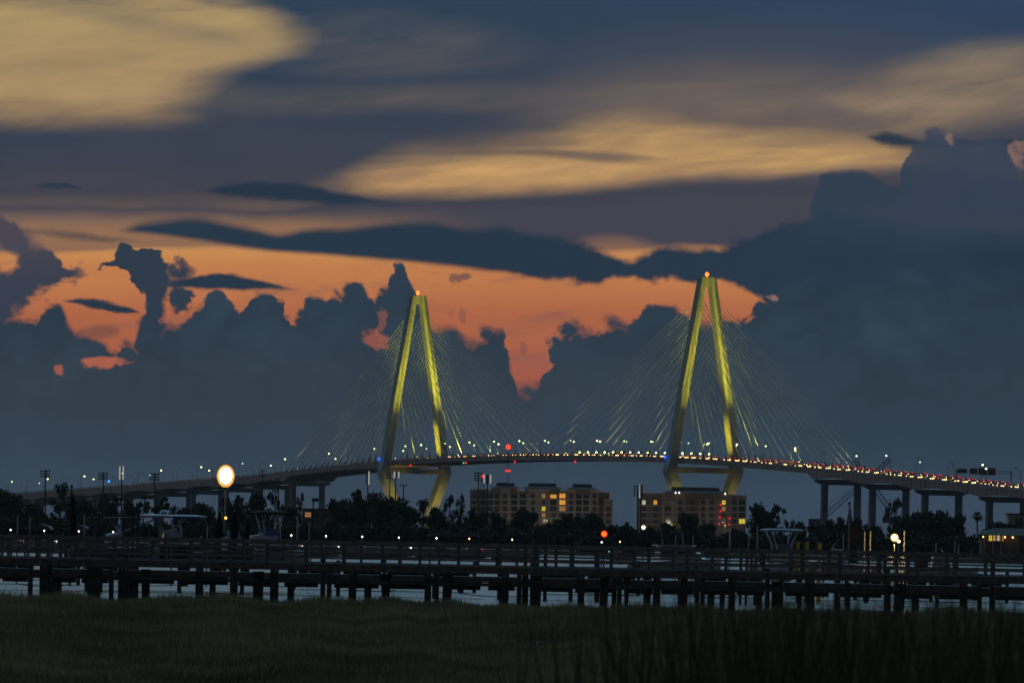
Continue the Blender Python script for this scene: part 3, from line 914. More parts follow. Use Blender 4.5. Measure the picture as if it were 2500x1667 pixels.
TREES = {'oak': [], 'pine': [], 'airy': [], 'bush': [], 'palm': []}
for v_ in range(4):                                    # broad crowns, 12 m across and high
    rr = random.Random(40 + v_); lobes = [(0, 0, 6.2, 3.6, 3.6, 3.0)]
    tips = []
    for i in range(17):
        a = rr.uniform(0, 6.28); q = rr.uniform(1.2, 4.7); z = rr.uniform(2.2, 10.6) * (1 - 0.035 * q)
        s_ = rr.uniform(1.0, 2.2)
        lobes.append((q * math.cos(a), q * math.sin(a), z, s_, s_, s_ * 0.8)); tips.append(lobes[-1][:3])
    me = leaf_cloud(lobes, 2600, 0.46, 90 + v_); me.materials.append(leaf_m)
    m = MB(); m.tube([(0, 0, -0.3), (0.1, 0, 1.5), (0.1, 0.1, 3.4)], [0.55, 0.4, 0.34], 7); limbs(m, (0.1, 0.1, 3.0), tips[:8], 0.24)
    TREES['oak'].append((m.mesh('trunk', bark_m), me))
for v_ in range(2):                                    # tall thin trunks, tufted tops
    rr = random.Random(60 + v_); lobes, tips = [], []
    for i in range(9):
        z = rr.uniform(6.8, 11.4); q = (12.6 - z) * rr.uniform(0.25, 0.75); a = rr.uniform(0, 6.28); s_ = rr.uniform(0.7, 1.3)
        lobes.append((q * math.cos(a), q * math.sin(a), z, s_, s_, s_ * 0.55)); tips.append(lobes[-1][:3])
    me = leaf_cloud(lobes, 900, 0.38, 120 + v_); me.materials.append(leaf2_m)
    m = MB(); m.tube([(0, 0, -0.3), (0.15, 0, 5), (0, 0.1, 11.2)], [0.3, 0.2, 0.06], 6)
    for t in tips:
        limbs(m, (0.05, 0.05, t[2] - 1.0), [t], 0.09)
    TREES['pine'].append((m.mesh('trunk', bark_m), me))
for v_ in range(3):                                    # open, half bare crowns
    rr = random.Random(80 + v_); lobes, tips = [], []
    for i in range(20):
        a = rr.uniform(0, 6.28); z = rr.uniform(1.5, 11.5); q = rr.uniform(0.5, 4.2) * (1 - 0.05 * z); s_ = rr.uniform(0.6, 1.3)
        lobes.append((q * math.cos(a), q * math.sin(a), z, s_, s_, s_)); tips.append(lobes[-1][:3])
    me = leaf_cloud(lobes, 1000, 0.36, 150 + v_); me.materials.append(leaf2_m)
    m = MB(); m.tube([(0, 0, -0.3), (0.1, 0, 2), (0.0, 0.1, 8)], [0.36, 0.25, 0.08], 6); limbs(m, (0.05, 0, 2.2), tips, 0.12)
    TREES['airy'].append((m.mesh('trunk', bark_m), me))
for v_ in range(4):                                    # shrubs, 12 x 12 m unit scaled down
    rr = random.Random(100 + v_)
    lobes = [(rr.uniform(-4, 4), rr.uniform(-3, 3), rr.uniform(2, 8.5), rr.uniform(2, 3.4), rr.uniform(2, 3), rr.uniform(1.8, 3.2)) for i in range(9)] + [(0, 0, 3, 5.5, 4, 3.6)]
    me = leaf_cloud(lobes, 1100, 0.85, 170 + v_); me.materials.append(leaf_m)
    m = MB(); limbs(m, (0, 0, -0.3), [l[:3] for l in lobes[:5]], 0.3)
    TREES['bush'].append((m.mesh('stem', bark_m), me))
palm_m = MB()
for i in range(30):
    a = random.uniform(0, 6.28); e = random.uniform(-0.5, 1.2); L_ = random.uniform(1.7, 2.3)
    d_ = Vector((math.cos(a) * math.cos(e), math.sin(a) * math.cos(e), math.sin(e))); sd = d_.cross(Vector((0, 0, 1))).normalized()
    p0 = Vector((0, 0, 11.0)); p1 = p0 + d_ * L_ * 0.55; p2 = p0 + d_ * L_ - Vector((0, 0, 0.8))
    palm_m.add([p0 - sd * .08, p0 + sd * .08, p1 + sd * .42, p1 - sd * .42, p2], [(0, 1, 2, 3), (3, 2, 4)])
t_ = MB().tube([(0, 0, -0.3), (0.2, 0, 5), (0, 0, 11)], [0.3, 0.2, 0.18], 7).mesh('trunk', bark_m)
TREES['palm'].append((t_, palm_m.mesh('crown', leaf_m)))

TL = [  # x, y of the top in the photograph, width in pixels, kind, distance, what sets it apart
    (18, 1194, 120, 'oak', 1950, 'dark broad tree at the left edge of the far shore'),
    (78, 1206, 80, 'oak', 1880, 'dark tree behind the leftmost stadium light mast'),
    (148, 1188, 74, 'airy', 1980, 'loose half-bare tree between the two leftmost stadium light masts'),
    (205, 1198, 104, 'oak', 1900, 'broad dark tree below the blue-lit lamp on the left approach'),
    (264, 1204, 84, 'oak', 1960, 'round tree under the lit stadium mast on the left'),
    (316, 1220, 70, 'oak', 1880, 'low bushy tree right of the lit stadium mast on the left'),
    (352, 1206, 44, 'pine', 1840, 'thin pine in front of the far left bridge piers'),
    (397, 1212, 50, 'pine', 1820, 'slender pine left of the big dock lamp'),
    (450, 1218, 70, 'oak', 1900, 'small leafy tree beneath the left approach girder'),
    (500, 1208, 84, 'oak', 1850, 'leafy tree just left of the big dock lamp'),
    (575, 1204, 80, 'oak', 1900, 'leafy tree just right of the big dock lamp'),
    (628, 1198, 76, 'oak', 1940, 'rounded tree by the dark utility pole'),
    (668, 1206, 62, 'airy', 1880, 'open tree right of the dark utility pole'),
    (703, 1214, 52, 'oak', 1930, 'small tree in front of the paired left bridge columns'),
    (733, 1208, 40, 'airy', 1840, 'thin half-bare tree left of the low warehouse'),
    (838, 1196, 80, 'oak', 1850, 'dense oak at the left end of the clump under the left tower'),
    (882, 1190, 92, 'oak', 1900, 'tall dense oak in the clump under the left tower'),
    (934, 1204, 96, 'oak', 1870, 'spreading oak in front of the left tower near leg'),
    (980, 1188, 100, 'oak', 1920, 'tall round oak between the legs of the left tower'),
    (1034, 1226, 70, 'airy', 1900, 'thin-leaved tree low between the legs of the left tower'),
    (1070, 1218, 60, 'oak', 1830, 'small tree beside the foot of the left tower far leg'),
    (1096, 1212, 52, 'airy', 1860, 'airy tree against the foot of the left tower far leg'),
    (1126, 1212, 46, 'airy', 1880, 'spindly tree left of the long apartment block'),
    (1160, 1238, 70, 'oak', 1840, 'dark tree under the paired stadium masts'),
    (1214, 1248, 66, 'oak', 1880, 'dark tree before the left wing of the long apartment block'),
    (1278, 1222, 84, 'oak', 1860, 'tall tree before the middle of the long apartment block'),
    (1340, 1262, 60, 'oak', 1830, 'low tree below the yellow lit window'),
    (1392, 1250, 90, 'oak', 1870, 'wide dark tree before the right wing of the long apartment block'),
    (1446, 1248, 76, 'oak', 1890, 'dark tree at the right end of the long apartment block'),
    (1494, 1266, 60, 'oak', 1850, 'low tree just right of the long apartment block'),
    (1536, 1282, 56, 'oak', 1840, 'small tree in the gap between the two apartment blocks'),
    (1592, 1284, 60, 'oak', 1830, 'low tree right of the white dock lamp'),
    (1630, 1274, 56, 'oak', 1860, 'low tree before the left wing of the right apartment block'),
    (1682, 1230, 62, 'oak', 1850, 'tall narrow tree before the middle of the right apartment block'),
    (1720, 1262, 64, 'oak', 1830, 'low tree left of the red stairwell lights'),
    (1798, 1288, 60, 'oak', 1830, 'low tree before the right end of the right apartment block'),
    (1858, 1228, 96, 'oak', 1840, 'big dark oak right of the right apartment block'),
    (1904, 1240, 66, 'airy', 1880, 'open-crowned tree at the right side of the big oak'),
    (1952, 1253, 44, 'oak', 1870, 'small pointed tree alone against the sky'),
    (2002, 1262, 66, 'oak', 1840, 'low tree at the foot of the left crane boom'),
    (2046, 1258, 70, 'oak', 1880, 'dark tree between the crane booms'),
    (2092, 1262, 60, 'oak', 1850, 'dark tree behind the flagpole with the flag'),
    (2136, 1264, 60, 'oak', 1830, 'low dark tree left of the twin dock lamps'),
    (2182, 1222, 80, 'airy', 1900, 'tall bare-branched tree above the twin dock lamps'),
    (2240, 1226, 96, 'oak', 1860, 'tall dark oak right of the twin dock lamps'),
    (2296, 1240, 84, 'oak', 1840, 'round oak below the sign gantry'),
    (2338, 1252, 66, 'oak', 1870, 'smaller oak left of the palms'),
    (2386, 1246, 44, 'palm', 1800, 'palm tree left of the lit house'),
    (2424, 1256, 74, 'oak', 1840, 'dark tree over the lit porch'),
    (2466, 1258, 66, 'oak', 1830, 'dark tree before the tall white house'),
    (2440, 1290, 34, 'palm', 1700, 'small palm beside the lit porch'),
]
ti = {}
for x, y, w, kd, D, lab in TL:
    p = at(x, y, D); wm = w / FPX * D; h = p.z - 1.2
    i = ti.get(kd, 0); ti[kd] = i + 1
    tr, cw = TREES[kd][i % len(TREES[kd])]
    wd = {'oak': 11.0, 'pine': 7.0, 'airy': 9.0, 'palm': 4.5}[kd]
    o = thing('palm_tree' if kd == 'palm' else 'pine_tree' if kd == 'pine' else 'oak_tree' if kd == 'oak' else 'bare_tree', lab, 'tree', (p.x, D, 1.2), random.uniform(0, 6.28), 'trees on the far shore',
              (wm / wd, wm / wd, h / (11.6 if kd != 'palm' else 12.4)))
    link('trunk', tr, o); link('crown', cw, o)
x = -20
while x < 2520:
    D = random.uniform(1672, 1760); y = random.uniform(1276, 1296) + (x - 1250) * 0.019
    p = at(x, y, D); i = random.randrange(4); wm = random.uniform(44, 74) / FPX * D
    o = thing('shore_bush', 'low dark bush in the row along the far bank', 'bush', (p.x, D, 0.8), random.uniform(0, 6.28), 'bushes along the far bank', (wm / 11, wm / 11, (p.z - 0.8) / 10.5))
    link('stem', TREES['bush'][i][0], o); link('foliage', TREES['bush'][i][1], o)
    x += random.uniform(15, 26)

# ------------------------------------------------------------------ apartment blocks
wall_m = mat('tan_stucco', (0.28, 0.25, 0.215), 0.9, 0.15, 0.2)
wall2_m = mat('brown_brick_wall', (0.18, 0.15, 0.125), 0.9, 0.2, 0.3)
trim_m = mat('pale_trim', (0.46, 0.43, 0.39), 0.85, 0.1, 0.5)
roof_m = mat('dark_roof', (0.035, 0.04, 0.048), 0.7, 0.2, 0.3)
frame_m = mat('window_frame', (0.22, 0.21, 0.19), 0.7, 0.1, 1.0)
pane_d = mat('dark_pane', (0.018, 0.02, 0.024), 0.15, 0.1, 0.5, spec=0.5)
lit = {'o': emit('lit_window_orange', (1.0, 0.42, 0.05), 0.75), 'y': emit('lit_window_yellow', (0.95, 0.80, 0.06), 0.65), 'w': emit('lit_window_pale', (0.9, 0.85, 0.65), 0.55),
       'd': emit('lit_window_dim', (0.75, 0.36, 0.12), 0.38), 'r': emit('stairwell_red', (1.0, 0.01, 0.015), 1.3, False)}
_wm = {}


def win_mesh(w, h):
    k = (round(w, 1), round(h, 1))
    if k not in _wm:
        f = MB(); t = 0.18
        for sx_ in (-1, 1):
            f.box((sx_ * (w / 2 + t / 2), -0.10, 0), (t, 0.24, h + 2 * t))
        for sz_ in (-1, 1):
            f.box((0, -0.10, sz_ * (h / 2 + t / 2)), (w, 0.24, t))
        f.box((0, -0.06, 0), (0.09, 0.12, h)); f.box((0, -0.06, h * 0.12), (w, 0.12, 0.08))
        f.box((0, -0.22, -h / 2 - t * 1.3), (w + 0.5, 0.46, 0.14))
        pm = MB(); pm.box((0, -0.015, 0), (w, 0.03, h))
        _wm[k] = (f.mesh('window', frame_m), pm.mesh('pane', pane_d), {q: pm.mesh('pane', mm) for q, mm in lit.items()})
    return _wm[k]


def window(par, o, x, y, D, w, h, yf, k=None):
    p = at(x, y, D)
    fm, pd, pl = win_mesh(w, h)
    f = link('window', fm, par, (p.x - o.x, yf, p.z))
    link('pane', pl[k] if k else pd, f)


def apartment(label, D, secs, roofs, lits):
    x0 = min(s_[0] for s_ in secs); x1 = max(s_[1] for s_ in secs)
    c = at((x0 + x1) / 2, 1290, D); o = Vector((c.x, D, 0))
    b_ = thing('apartment_block', label, 'building', o)
    used = set()
    for xa, xb, yt, fr, kind in secs:
        pa, pb = at(xa, yt, D), at(xb, yt, D); w = pb.x - pa.x; zt = (pa.z + pb.z) / 2; cx = (pa.x + pb.x) / 2 - o.x
        m = MB(); m.box((cx, 9 - fr, zt / 2), (w, 18, zt)); wl = m.build('wall', wall_m if kind != 'p' else wall2_m, b_)
        m = MB(); m.box((cx, 9 - fr, zt + 0.25), (w + 0.7, 18.7, 0.5)); m.build('cornice', trim_m, wl)
        nb = max(1, round(w / (3.6 if kind == 'b' else 4.6)))
        ym = (xa + xb) / 2
        rows = [r_ for r_ in (1210, 1226, 1241.5, 1257, 1272) if r_ > yt + 9]
        m = MB()
        for r_ in rows:
            zc = at(ym, r_ + 8.0, D).z
            m.box((cx, -fr - 0.12, zc), (w - 0.02, 0.24 if kind != 'b' else 1.6, 0.35))
        if kind == 'b':
            for i in range(nb + 1):
                m.box((cx - w / 2 + 0.25 + i * (w - 0.5) / nb, -fr - 0.45, zt / 2), (0.4, 0.7, zt - 0.4))
        m.build('floor_bands' if kind != 'b' else 'balcony_frame', trim_m, b_)
        for i in range(nb):
            for r_ in rows:
                xx = xa + (i + 0.5) * (xb - xa) / nb
                k = None
                for j, (lx_, ly_, lk) in enumerate(lits):
                    if j not in used and abs(lx_ - xx) < (xb - xa) / nb / 2 + 0.5 and abs(ly_ - r_) < 8:
                        k = lk; used.add(j); break
                window(b_, o, xx, r_, D, 2.6 if kind == 'b' else 1.5, 2.0 if kind == 'b' else 1.8, -fr - 0.004, k)
    for xa, xb, ye, xc, xd, yt in roofs:
        a, b2, c2, d2 = at(xa, ye, D), at(xb, ye, D), at(xc, yt, D), at(xd, yt, D)
        ze = (a.z + b2.z) / 2; zr = (c2.z + d2.z) / 2 - 0.9
        m = MB()
        m.loft([[(a.x - o.x, -2.6, ze), (b2.x - o.x, -2.6, ze), (b2.x - o.x, 17, ze), (a.x - o.x, 17, ze)],
                [(c2.x - o.x, 3, zr), (d2.x - o.x, 3, zr), (d2.x - o.x, 12, zr), (c2.x - o.x, 12, zr)]])
        rf = m.build('roof', roof_m, b_)
        m = MB(); m.box(((c2.x + d2.x) / 2 - o.x, 7.5, zr + 0.6), (d2.x - c2.x - 0.3, 8.6, 1.3)); m.build('roof_cap', wall2_m, rf)
        m = MB(); m.box(((a.x + b2.x) / 2 - o.x, 7, ze - 1.3), (b2.x - a.x - 3.5, 17.0, 2.55)); m.build('attic_wall', wall2_m, rf)
    return b_, o


apartment('long tan apartment block with three dark hipped roofs and lit windows', 3000.0, [
    (1148, 1190, 1196, -2.0, 'p'), (1190, 1222, 1198, 0.0, 'b'), (1222, 1244, 1196, 1.6, 'w'), (1244, 1288, 1199, 0.0, 'b'), (1288, 1340, 1197, 1.6, 'w'), (1340, 1384, 1199, 0.0, 'b'),
    (1384, 1404, 1198, 1.6, 'w'), (1404, 1441, 1200, 0.0, 'b'), (1441, 1462, 1198, 1.6, 'w'), (1462, 1488, 1203, -2.0, 'p'), (1474, 1496, 1220, 0.3, 'w')],
    [(1192, 1272, 1191, 1211, 1257, 1180), (1273, 1376, 1192, 1290, 1359, 1181), (1379, 1462, 1193, 1398, 1446, 1183)],
    [(1316, 1210, 'd'), (1358, 1210, 'o'), (1377, 1210, 'o'), (1377, 1226, 'o'), (1377, 1241, 'd'), (1331, 1241, 'y'), (1331, 1257, 'd')])
blk, bo = apartment('tan apartment block in front of the right tower with red stairwell lights', 2980.0, [
    (1558, 1614, 1205, -1.0, 'p'), (1614, 1676, 1206, 0.6, 'w'), (1618, 1643, 1226, 1.6, 'b'), (1676, 1706, 1206, -0.6, 'p'), (1706, 1748, 1207, 0.8, 'w'), (1748, 1786, 1208, 0.2, 'w'), (1786, 1800, 1210, 1.4, 'p'), (1800, 1823, 1211, 0.4, 'b')],
    [(1616, 1779, 1203, 1640, 1758, 1191)],
    [(1578, 1226, 'w'), (1590, 1226, 'o'), (1775, 1210, 'o'), (1753, 1226, 'y'), (1761, 1226, 'y'), (1772, 1226, 'o'), (1780, 1241, 'd'), (1817, 1272, 'y'), (1811, 1226, None)])
rl = MB().lathe((0, 0, 0), [(0.1, -0.4), (0.3, -0.2), (0.34, 0), (0.3, 0.2), (0.1, 0.4)], 8).mesh('stair_light', lit['r'])
for x, y in ((1759, 1231), (1759, 1247), (1757, 1262), (1756, 1278), (1781, 1265), (1780, 1280)):
    p = at(x, y, 2980.0); link('stair_light', rl, blk, (p.x - bo.x, -1.9, p.z))
wl_ = MB().lathe((0, 0, 0), [(0.1, -0.4), (0.35, 0), (0.1, 0.4)], 8).mesh('terrace_light', emit('terrace_lamp', (1.0, 0.95, 0.8), 3, False))
for x, y in ((1649, 1202.5), (1658, 1202.5), (1770, 1205)):
    p = at(x, y, 2980.0); link('terrace_light', wl_, blk, (p.x - bo.x, -3.1, p.z))

# low warehouse, white house and porch house
def house(name, label, D, xa, xb, yt, wall, roof_h, depth, wins, flat=False, over=0.6):
    pa, pb = at(xa, yt, D), at(xb, yt, D); w = pb.x - pa.x; zt = (pa.z + pb.z) / 2; o = Vector(((pa.x + pb.x) / 2, D, 0))
    h = thing(name, label, 'building', o)
    m = MB(); m.box((0, depth / 2, zt / 2), (w, depth, zt)); m.build('wall', wall, h)
    m = MB()
    if flat:
        m.box((0, depth / 2, zt + 0.2), (w + over, depth + over, 0.4))
    else:
        e = over
        m.loft([[(-w / 2 - e, -e, zt + .003), (w / 2 + e, -e, zt + .003), (w / 2 + e, depth + e, zt + .003), (-w / 2 - e, depth + e, zt + .003)],
                [(-w / 4, depth * .4, zt + roof_h), (w / 4, depth * .4, zt + roof_h), (w / 4, depth * .6, zt + roof_h), (-w / 4, depth * .6, zt + roof_h)]])
    m.build('roof', roof_m, h)
    for x, y, ww, hh, k in wins:
        window(h, o, x, y, D, ww, hh, -0.004, k)
    return h, o, zt, w


white_w = mat('white_siding', (0.55, 0.50, 0.44), 0.8, 0.06, 0.5)
house('warehouse', 'low flat-roofed warehouse left of the oak clump', 2300.0, 738, 822, 1244, wall2_m, 0, 20, [(752, 1256, 2, 1.6, 'd'), (772, 1256, 2, 1.6, None), (792, 1256, 2, 1.6, None)], True)
house('tall_house', 'tall white house behind the trees at the right edge', 1900.0, 2462, 2496, 1256, white_w, 1.0, 9, [(2484, 1270, 0.9, 1.2, None), (2491, 1270, 0.9, 1.2, None), (2484, 1284, 0.9, 1.2, None), (2491, 1284, 0.9, 1.2, None)], True)
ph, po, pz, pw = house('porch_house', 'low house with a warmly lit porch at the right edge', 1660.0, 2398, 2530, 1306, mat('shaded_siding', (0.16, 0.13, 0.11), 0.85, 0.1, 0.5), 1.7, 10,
                       [(2418, 1313, 0.8, 1.3, 'y'), (2428, 1313, 0.8, 1.3, 'o'), (2436, 1313, 0.8, 1.3, 'w'), (2446, 1314, 0.8, 1.3, 'd'), (2486, 1316, 0.8, 1.3, None)], over=2.0)
for i in range(7):
    m = MB(); m.tube([(-pw / 2 + 0.4 + i * (pw - 0.8) / 6, -1.7, 0), (-pw / 2 + 0.4 + i * (pw - 0.8) / 6, -1.7, pz)], 0.14, 8); m.build('porch_column', white_w, ph)
for x in (2453, 2400, 2472):
    p = at(x, 1309, 1660.0)
    m = MB(); m.lathe((p.x - po.x, -1.0, pz - 0.5), [(0.05, -0.2), (0.2, 0), (0.05, 0.2)], 8); m.build('porch_lamp', emit('porch_lamp_glow', (1.0, 0.50, 0.12), 8), ph)

# ------------------------------------------------------------------ stadium light masts, utility poles, radio mast
bulb_w = emit('stadium_bulb', (0.9, 0.88, 0.8), 0.42, False)


def mast(label, x, yt, D, w, rows, cols, dy, litcols=(), name='stadium_light_mast', leanx=0.0):
    p = at(x, yt, D); base = at(x + leanx, 1300, D); px = D / FPX
    o = thing(name, label, 'light mast', (base.x, D, 1.0), 0, 'stadium light masts')
    top = p.z - 1.0
    m = MB(); m.tube([(0, 0, 0), (p.x - base.x, 0, top)], [0.28, 0.14], 8); m.build('pole', dark_steel, o)
    for r_ in range(rows):
        z = top - 0.3 - r_ * dy * px
        m = MB(); m.beam((p.x - base.x - w * px / 2, -0.2, z), (p.x - base.x + w * px / 2, -0.2, z), 0.14, 0.14); a_ = m.build('crossarm', dark_steel, o)
        for c_ in range(cols):
            xx = p.x - base.x + (c_ / max(1, cols - 1) - 0.5) * w * px
            m = MB(); m.lathe((xx, -0.45, z), [(0.10, -0.22), (0.24, -0.08), (0.26, 0.14), (0.12, 0.28)], 7)
            m.build('flood_lamp', bulb_w if c_ in litcols else dark_steel, a_)


mast('leftmost stadium light mast with three dark lamp rows', 111, 1147, 1900.0, 20, 3, 4, 6.5)
mast('stadium light mast standing by the blue light on the left approach', 252, 1153, 1900.0, 19, 3, 4, 6.5)
mast('narrow stadium light mast with lit lamps on the left', 297, 1138, 1880.0, 8, 6, 2, 5.5, (0, 1))
mast('dark stadium light mast left of the big dock lamp', 378, 1155, 1900.0, 20, 3, 4, 6.5)
mast('stadium light mast seen edge-on left of the left tower', 898, 1150, 1900.0, 6, 6, 2, 5.5, (1,))
mast('dark stadium light mast in front of the left tower near leg', 952, 1151, 1890.0, 12, 3, 3, 6)
mast('stadium light mast with lit lamps beside the left tower near leg', 966, 1151, 1930.0, 15, 3, 4, 5.5, (0, 1, 3))
mast('small dark stadium lamp above the oak clump', 985, 1182, 1960.0, 14, 1, 3, 5)
mast('dark stadium light mast at the left end of the long apartment block', 1168, 1152, 1880.0, 15, 4, 3, 6)
mast('stadium light mast with lit right column before the long apartment block', 1190, 1158, 1900.0, 15, 4, 4, 5.5, (0, 3))
mast('dark stadium light mast at the left end of the right apartment block', 1557, 1183, 1880.0, 16, 5, 3, 6)
mast('stadium light mast with lit lamps before the right apartment block', 1565, 1183, 1900.0, 6, 6, 2, 5.5, (0,))
mast('small low stadium lamp left of the utility pole', 672, 1193, 1950.0, 12, 2, 3, 5)
for x, yt, lab in ((641, 1145, 'dark utility pole with three crossarms right of the big dock lamp'), (680, 1166, 'plain dark utility pole right of the crossarmed pole')):
    p = at(x, yt, 1850.0); b0 = at(x, 1290, 1850.0)
    o = thing('utility_pole', lab, 'utility pole', (b0.x, 1850.0, 1.0))
    m = MB(); m.tube([(0, 0, 0), (p.x - b0.x, 0, p.z - 1)], [0.22, 0.14], 7); m.build('pole', bark_m, o)
    for k in range(3 if x < 660 else 1):
        m = MB(); m.box((p.x - b0.x, -0.2, p.z - 1.4 - k * 0.75), (1.9, 0.14, 0.14)); m.build('crossarm', bark_m, o)

red_e = emit('obstruction_red', (1.0, 0.015, 0.012), 2.6, False)
red_big = emit('obstruction_red_strong', (1.0, 0.03, 0.01), 3.2, False)


def beacon_mast(label, x, yt, D, lamps, rad):
    p = at(x, yt, D); b0 = at(x, 1290, D)
    o = thing('radio_mast', label, 'radio mast', (p.x, D, 1.0), 0, 'red-lit radio masts')
    m = MB(); lattice(m, (0, 0, 0), (0.001, 0, p.z - 1), 1.4, 0.8, 30, 0.05); m.build('lattice_mast', dark_steel, o)
    for dx, y, r_ in lamps:
        q = at(x, y, D)
        m = MB(); m.lathe((dx, -0.6, q.z - 1 + 0.4), [(0.1 * r_, -r_), (0.75 * r_, -0.6 * r_), (r_, 0), (0.75 * r_, 0.6 * r_), (0.1 * r_, r_)], 10)
        m.build('red_lamp', red_big if r_ > 0.8 else red_e, o)


beacon_mast('lattice radio mast with a bright red lamp above the bridge deck', 1241, 1095, 3100.0, [(0, 1093, 1.15), (-0.6, 1151, 0.5), (0.6, 1151, 0.5)], 1)
beacon_mast('short lattice mast with one red lamp beside the paired stadium masts', 1178, 1168, 1950.0, [(0, 1166, 0.42)], 1)
# two lit globes of the left approach: a blue one and a warm one
m_b = emit('blue_marker', (0.01, 0.14, 1.0), 5, False)
s = -560
o = thing('marker_light', 'blue marker light on the left bridge approach', 'marker light', BM @ Vector((s, -19.2, zdeck(s) + 0.3)), BRZ)
m = MB(); m.tube([(0, 0, 0), (0, 0, 3.0)], 0.12, 6); m.build('post', dark_steel, o)
m = MB(); m.lathe((0, 0, 3.9), [(0.1, -0.9), (0.7, -0.5), (0.85, 0), (0.6, 0.7), (0.1, 0.95)], 9); m.build('lamp_head', m_b, o)
# church steeple behind the shore trees
p = at(2075, 1232, 2600.0)
o = thing('church_steeple', 'pale church steeple rising behind the flagpole', 'steeple', (p.x, 2600.0, 0))
m = MB(); m.box((0, 0, 5), (3.6, 3.6, 10)); m.build('belfry', trim_m, o)
m = MB(); m.lathe((0, 0, 10), [(2.0, 0), (1.5, 1.0), (0.08, p.z - 10)], 8); m.build('spire', roof_m, o)

# first lamp has a visible glow; the rest are added to brighten the apartment fronts
for x, D, y0, lab in ((1335, 2968.0, 1272, 'courtyard lamp glowing behind the trees below the yellow lit window'), (1215, 2968.0, 1280, 'added fill lamp before the left wing of the long apartment block'), (1450, 2968.0, 1280, 'added fill lamp before the right wing of the long apartment block'),
                      (1640, 2948.0, 1282, 'added fill lamp before the left wing of the right apartment block'), (1770, 2948.0, 1284, 'added fill lamp below the red stairwell lights')):
    p = at(x, y0, D); o = thing('courtyard_fill_lamp', lab, 'lamp', (p.x, D, 0), 0, 'courtyard lamps')
    m = MB(); m.tube([(0, 0, 0), (0, 0, p.z)], 0.09, 7); m.build('post', dark_steel, o)
    m = MB(); m.lathe((0, 0, p.z + 0.3), [(0.1, -0.3), (0.35, 0), (0.3, 0.25), (0.05, 0.4)], 10); m.build('globe', emit('courtyard_fill_glow', (0.8, 0.75, 0.15), 0.8), o)
    l = bpy.data.lights.new('lamp_light', 'POINT'); l.energy = 1700; l.color = (1.0, 0.84, 0.62); l.shadow_soft_size = 0.4
    lo = bpy.data.objects.new('lamp_light', l); col.objects.link(lo); lo.parent = o; lo.location = (0, -0.9, p.z + 0.9)

# ------------------------------------------------------------------ timber piers
pl_me = MB().tube([(0, 0, -1.5), (0, 0, 2.0)], 0.15, 9).mesh('pile', pile_m)


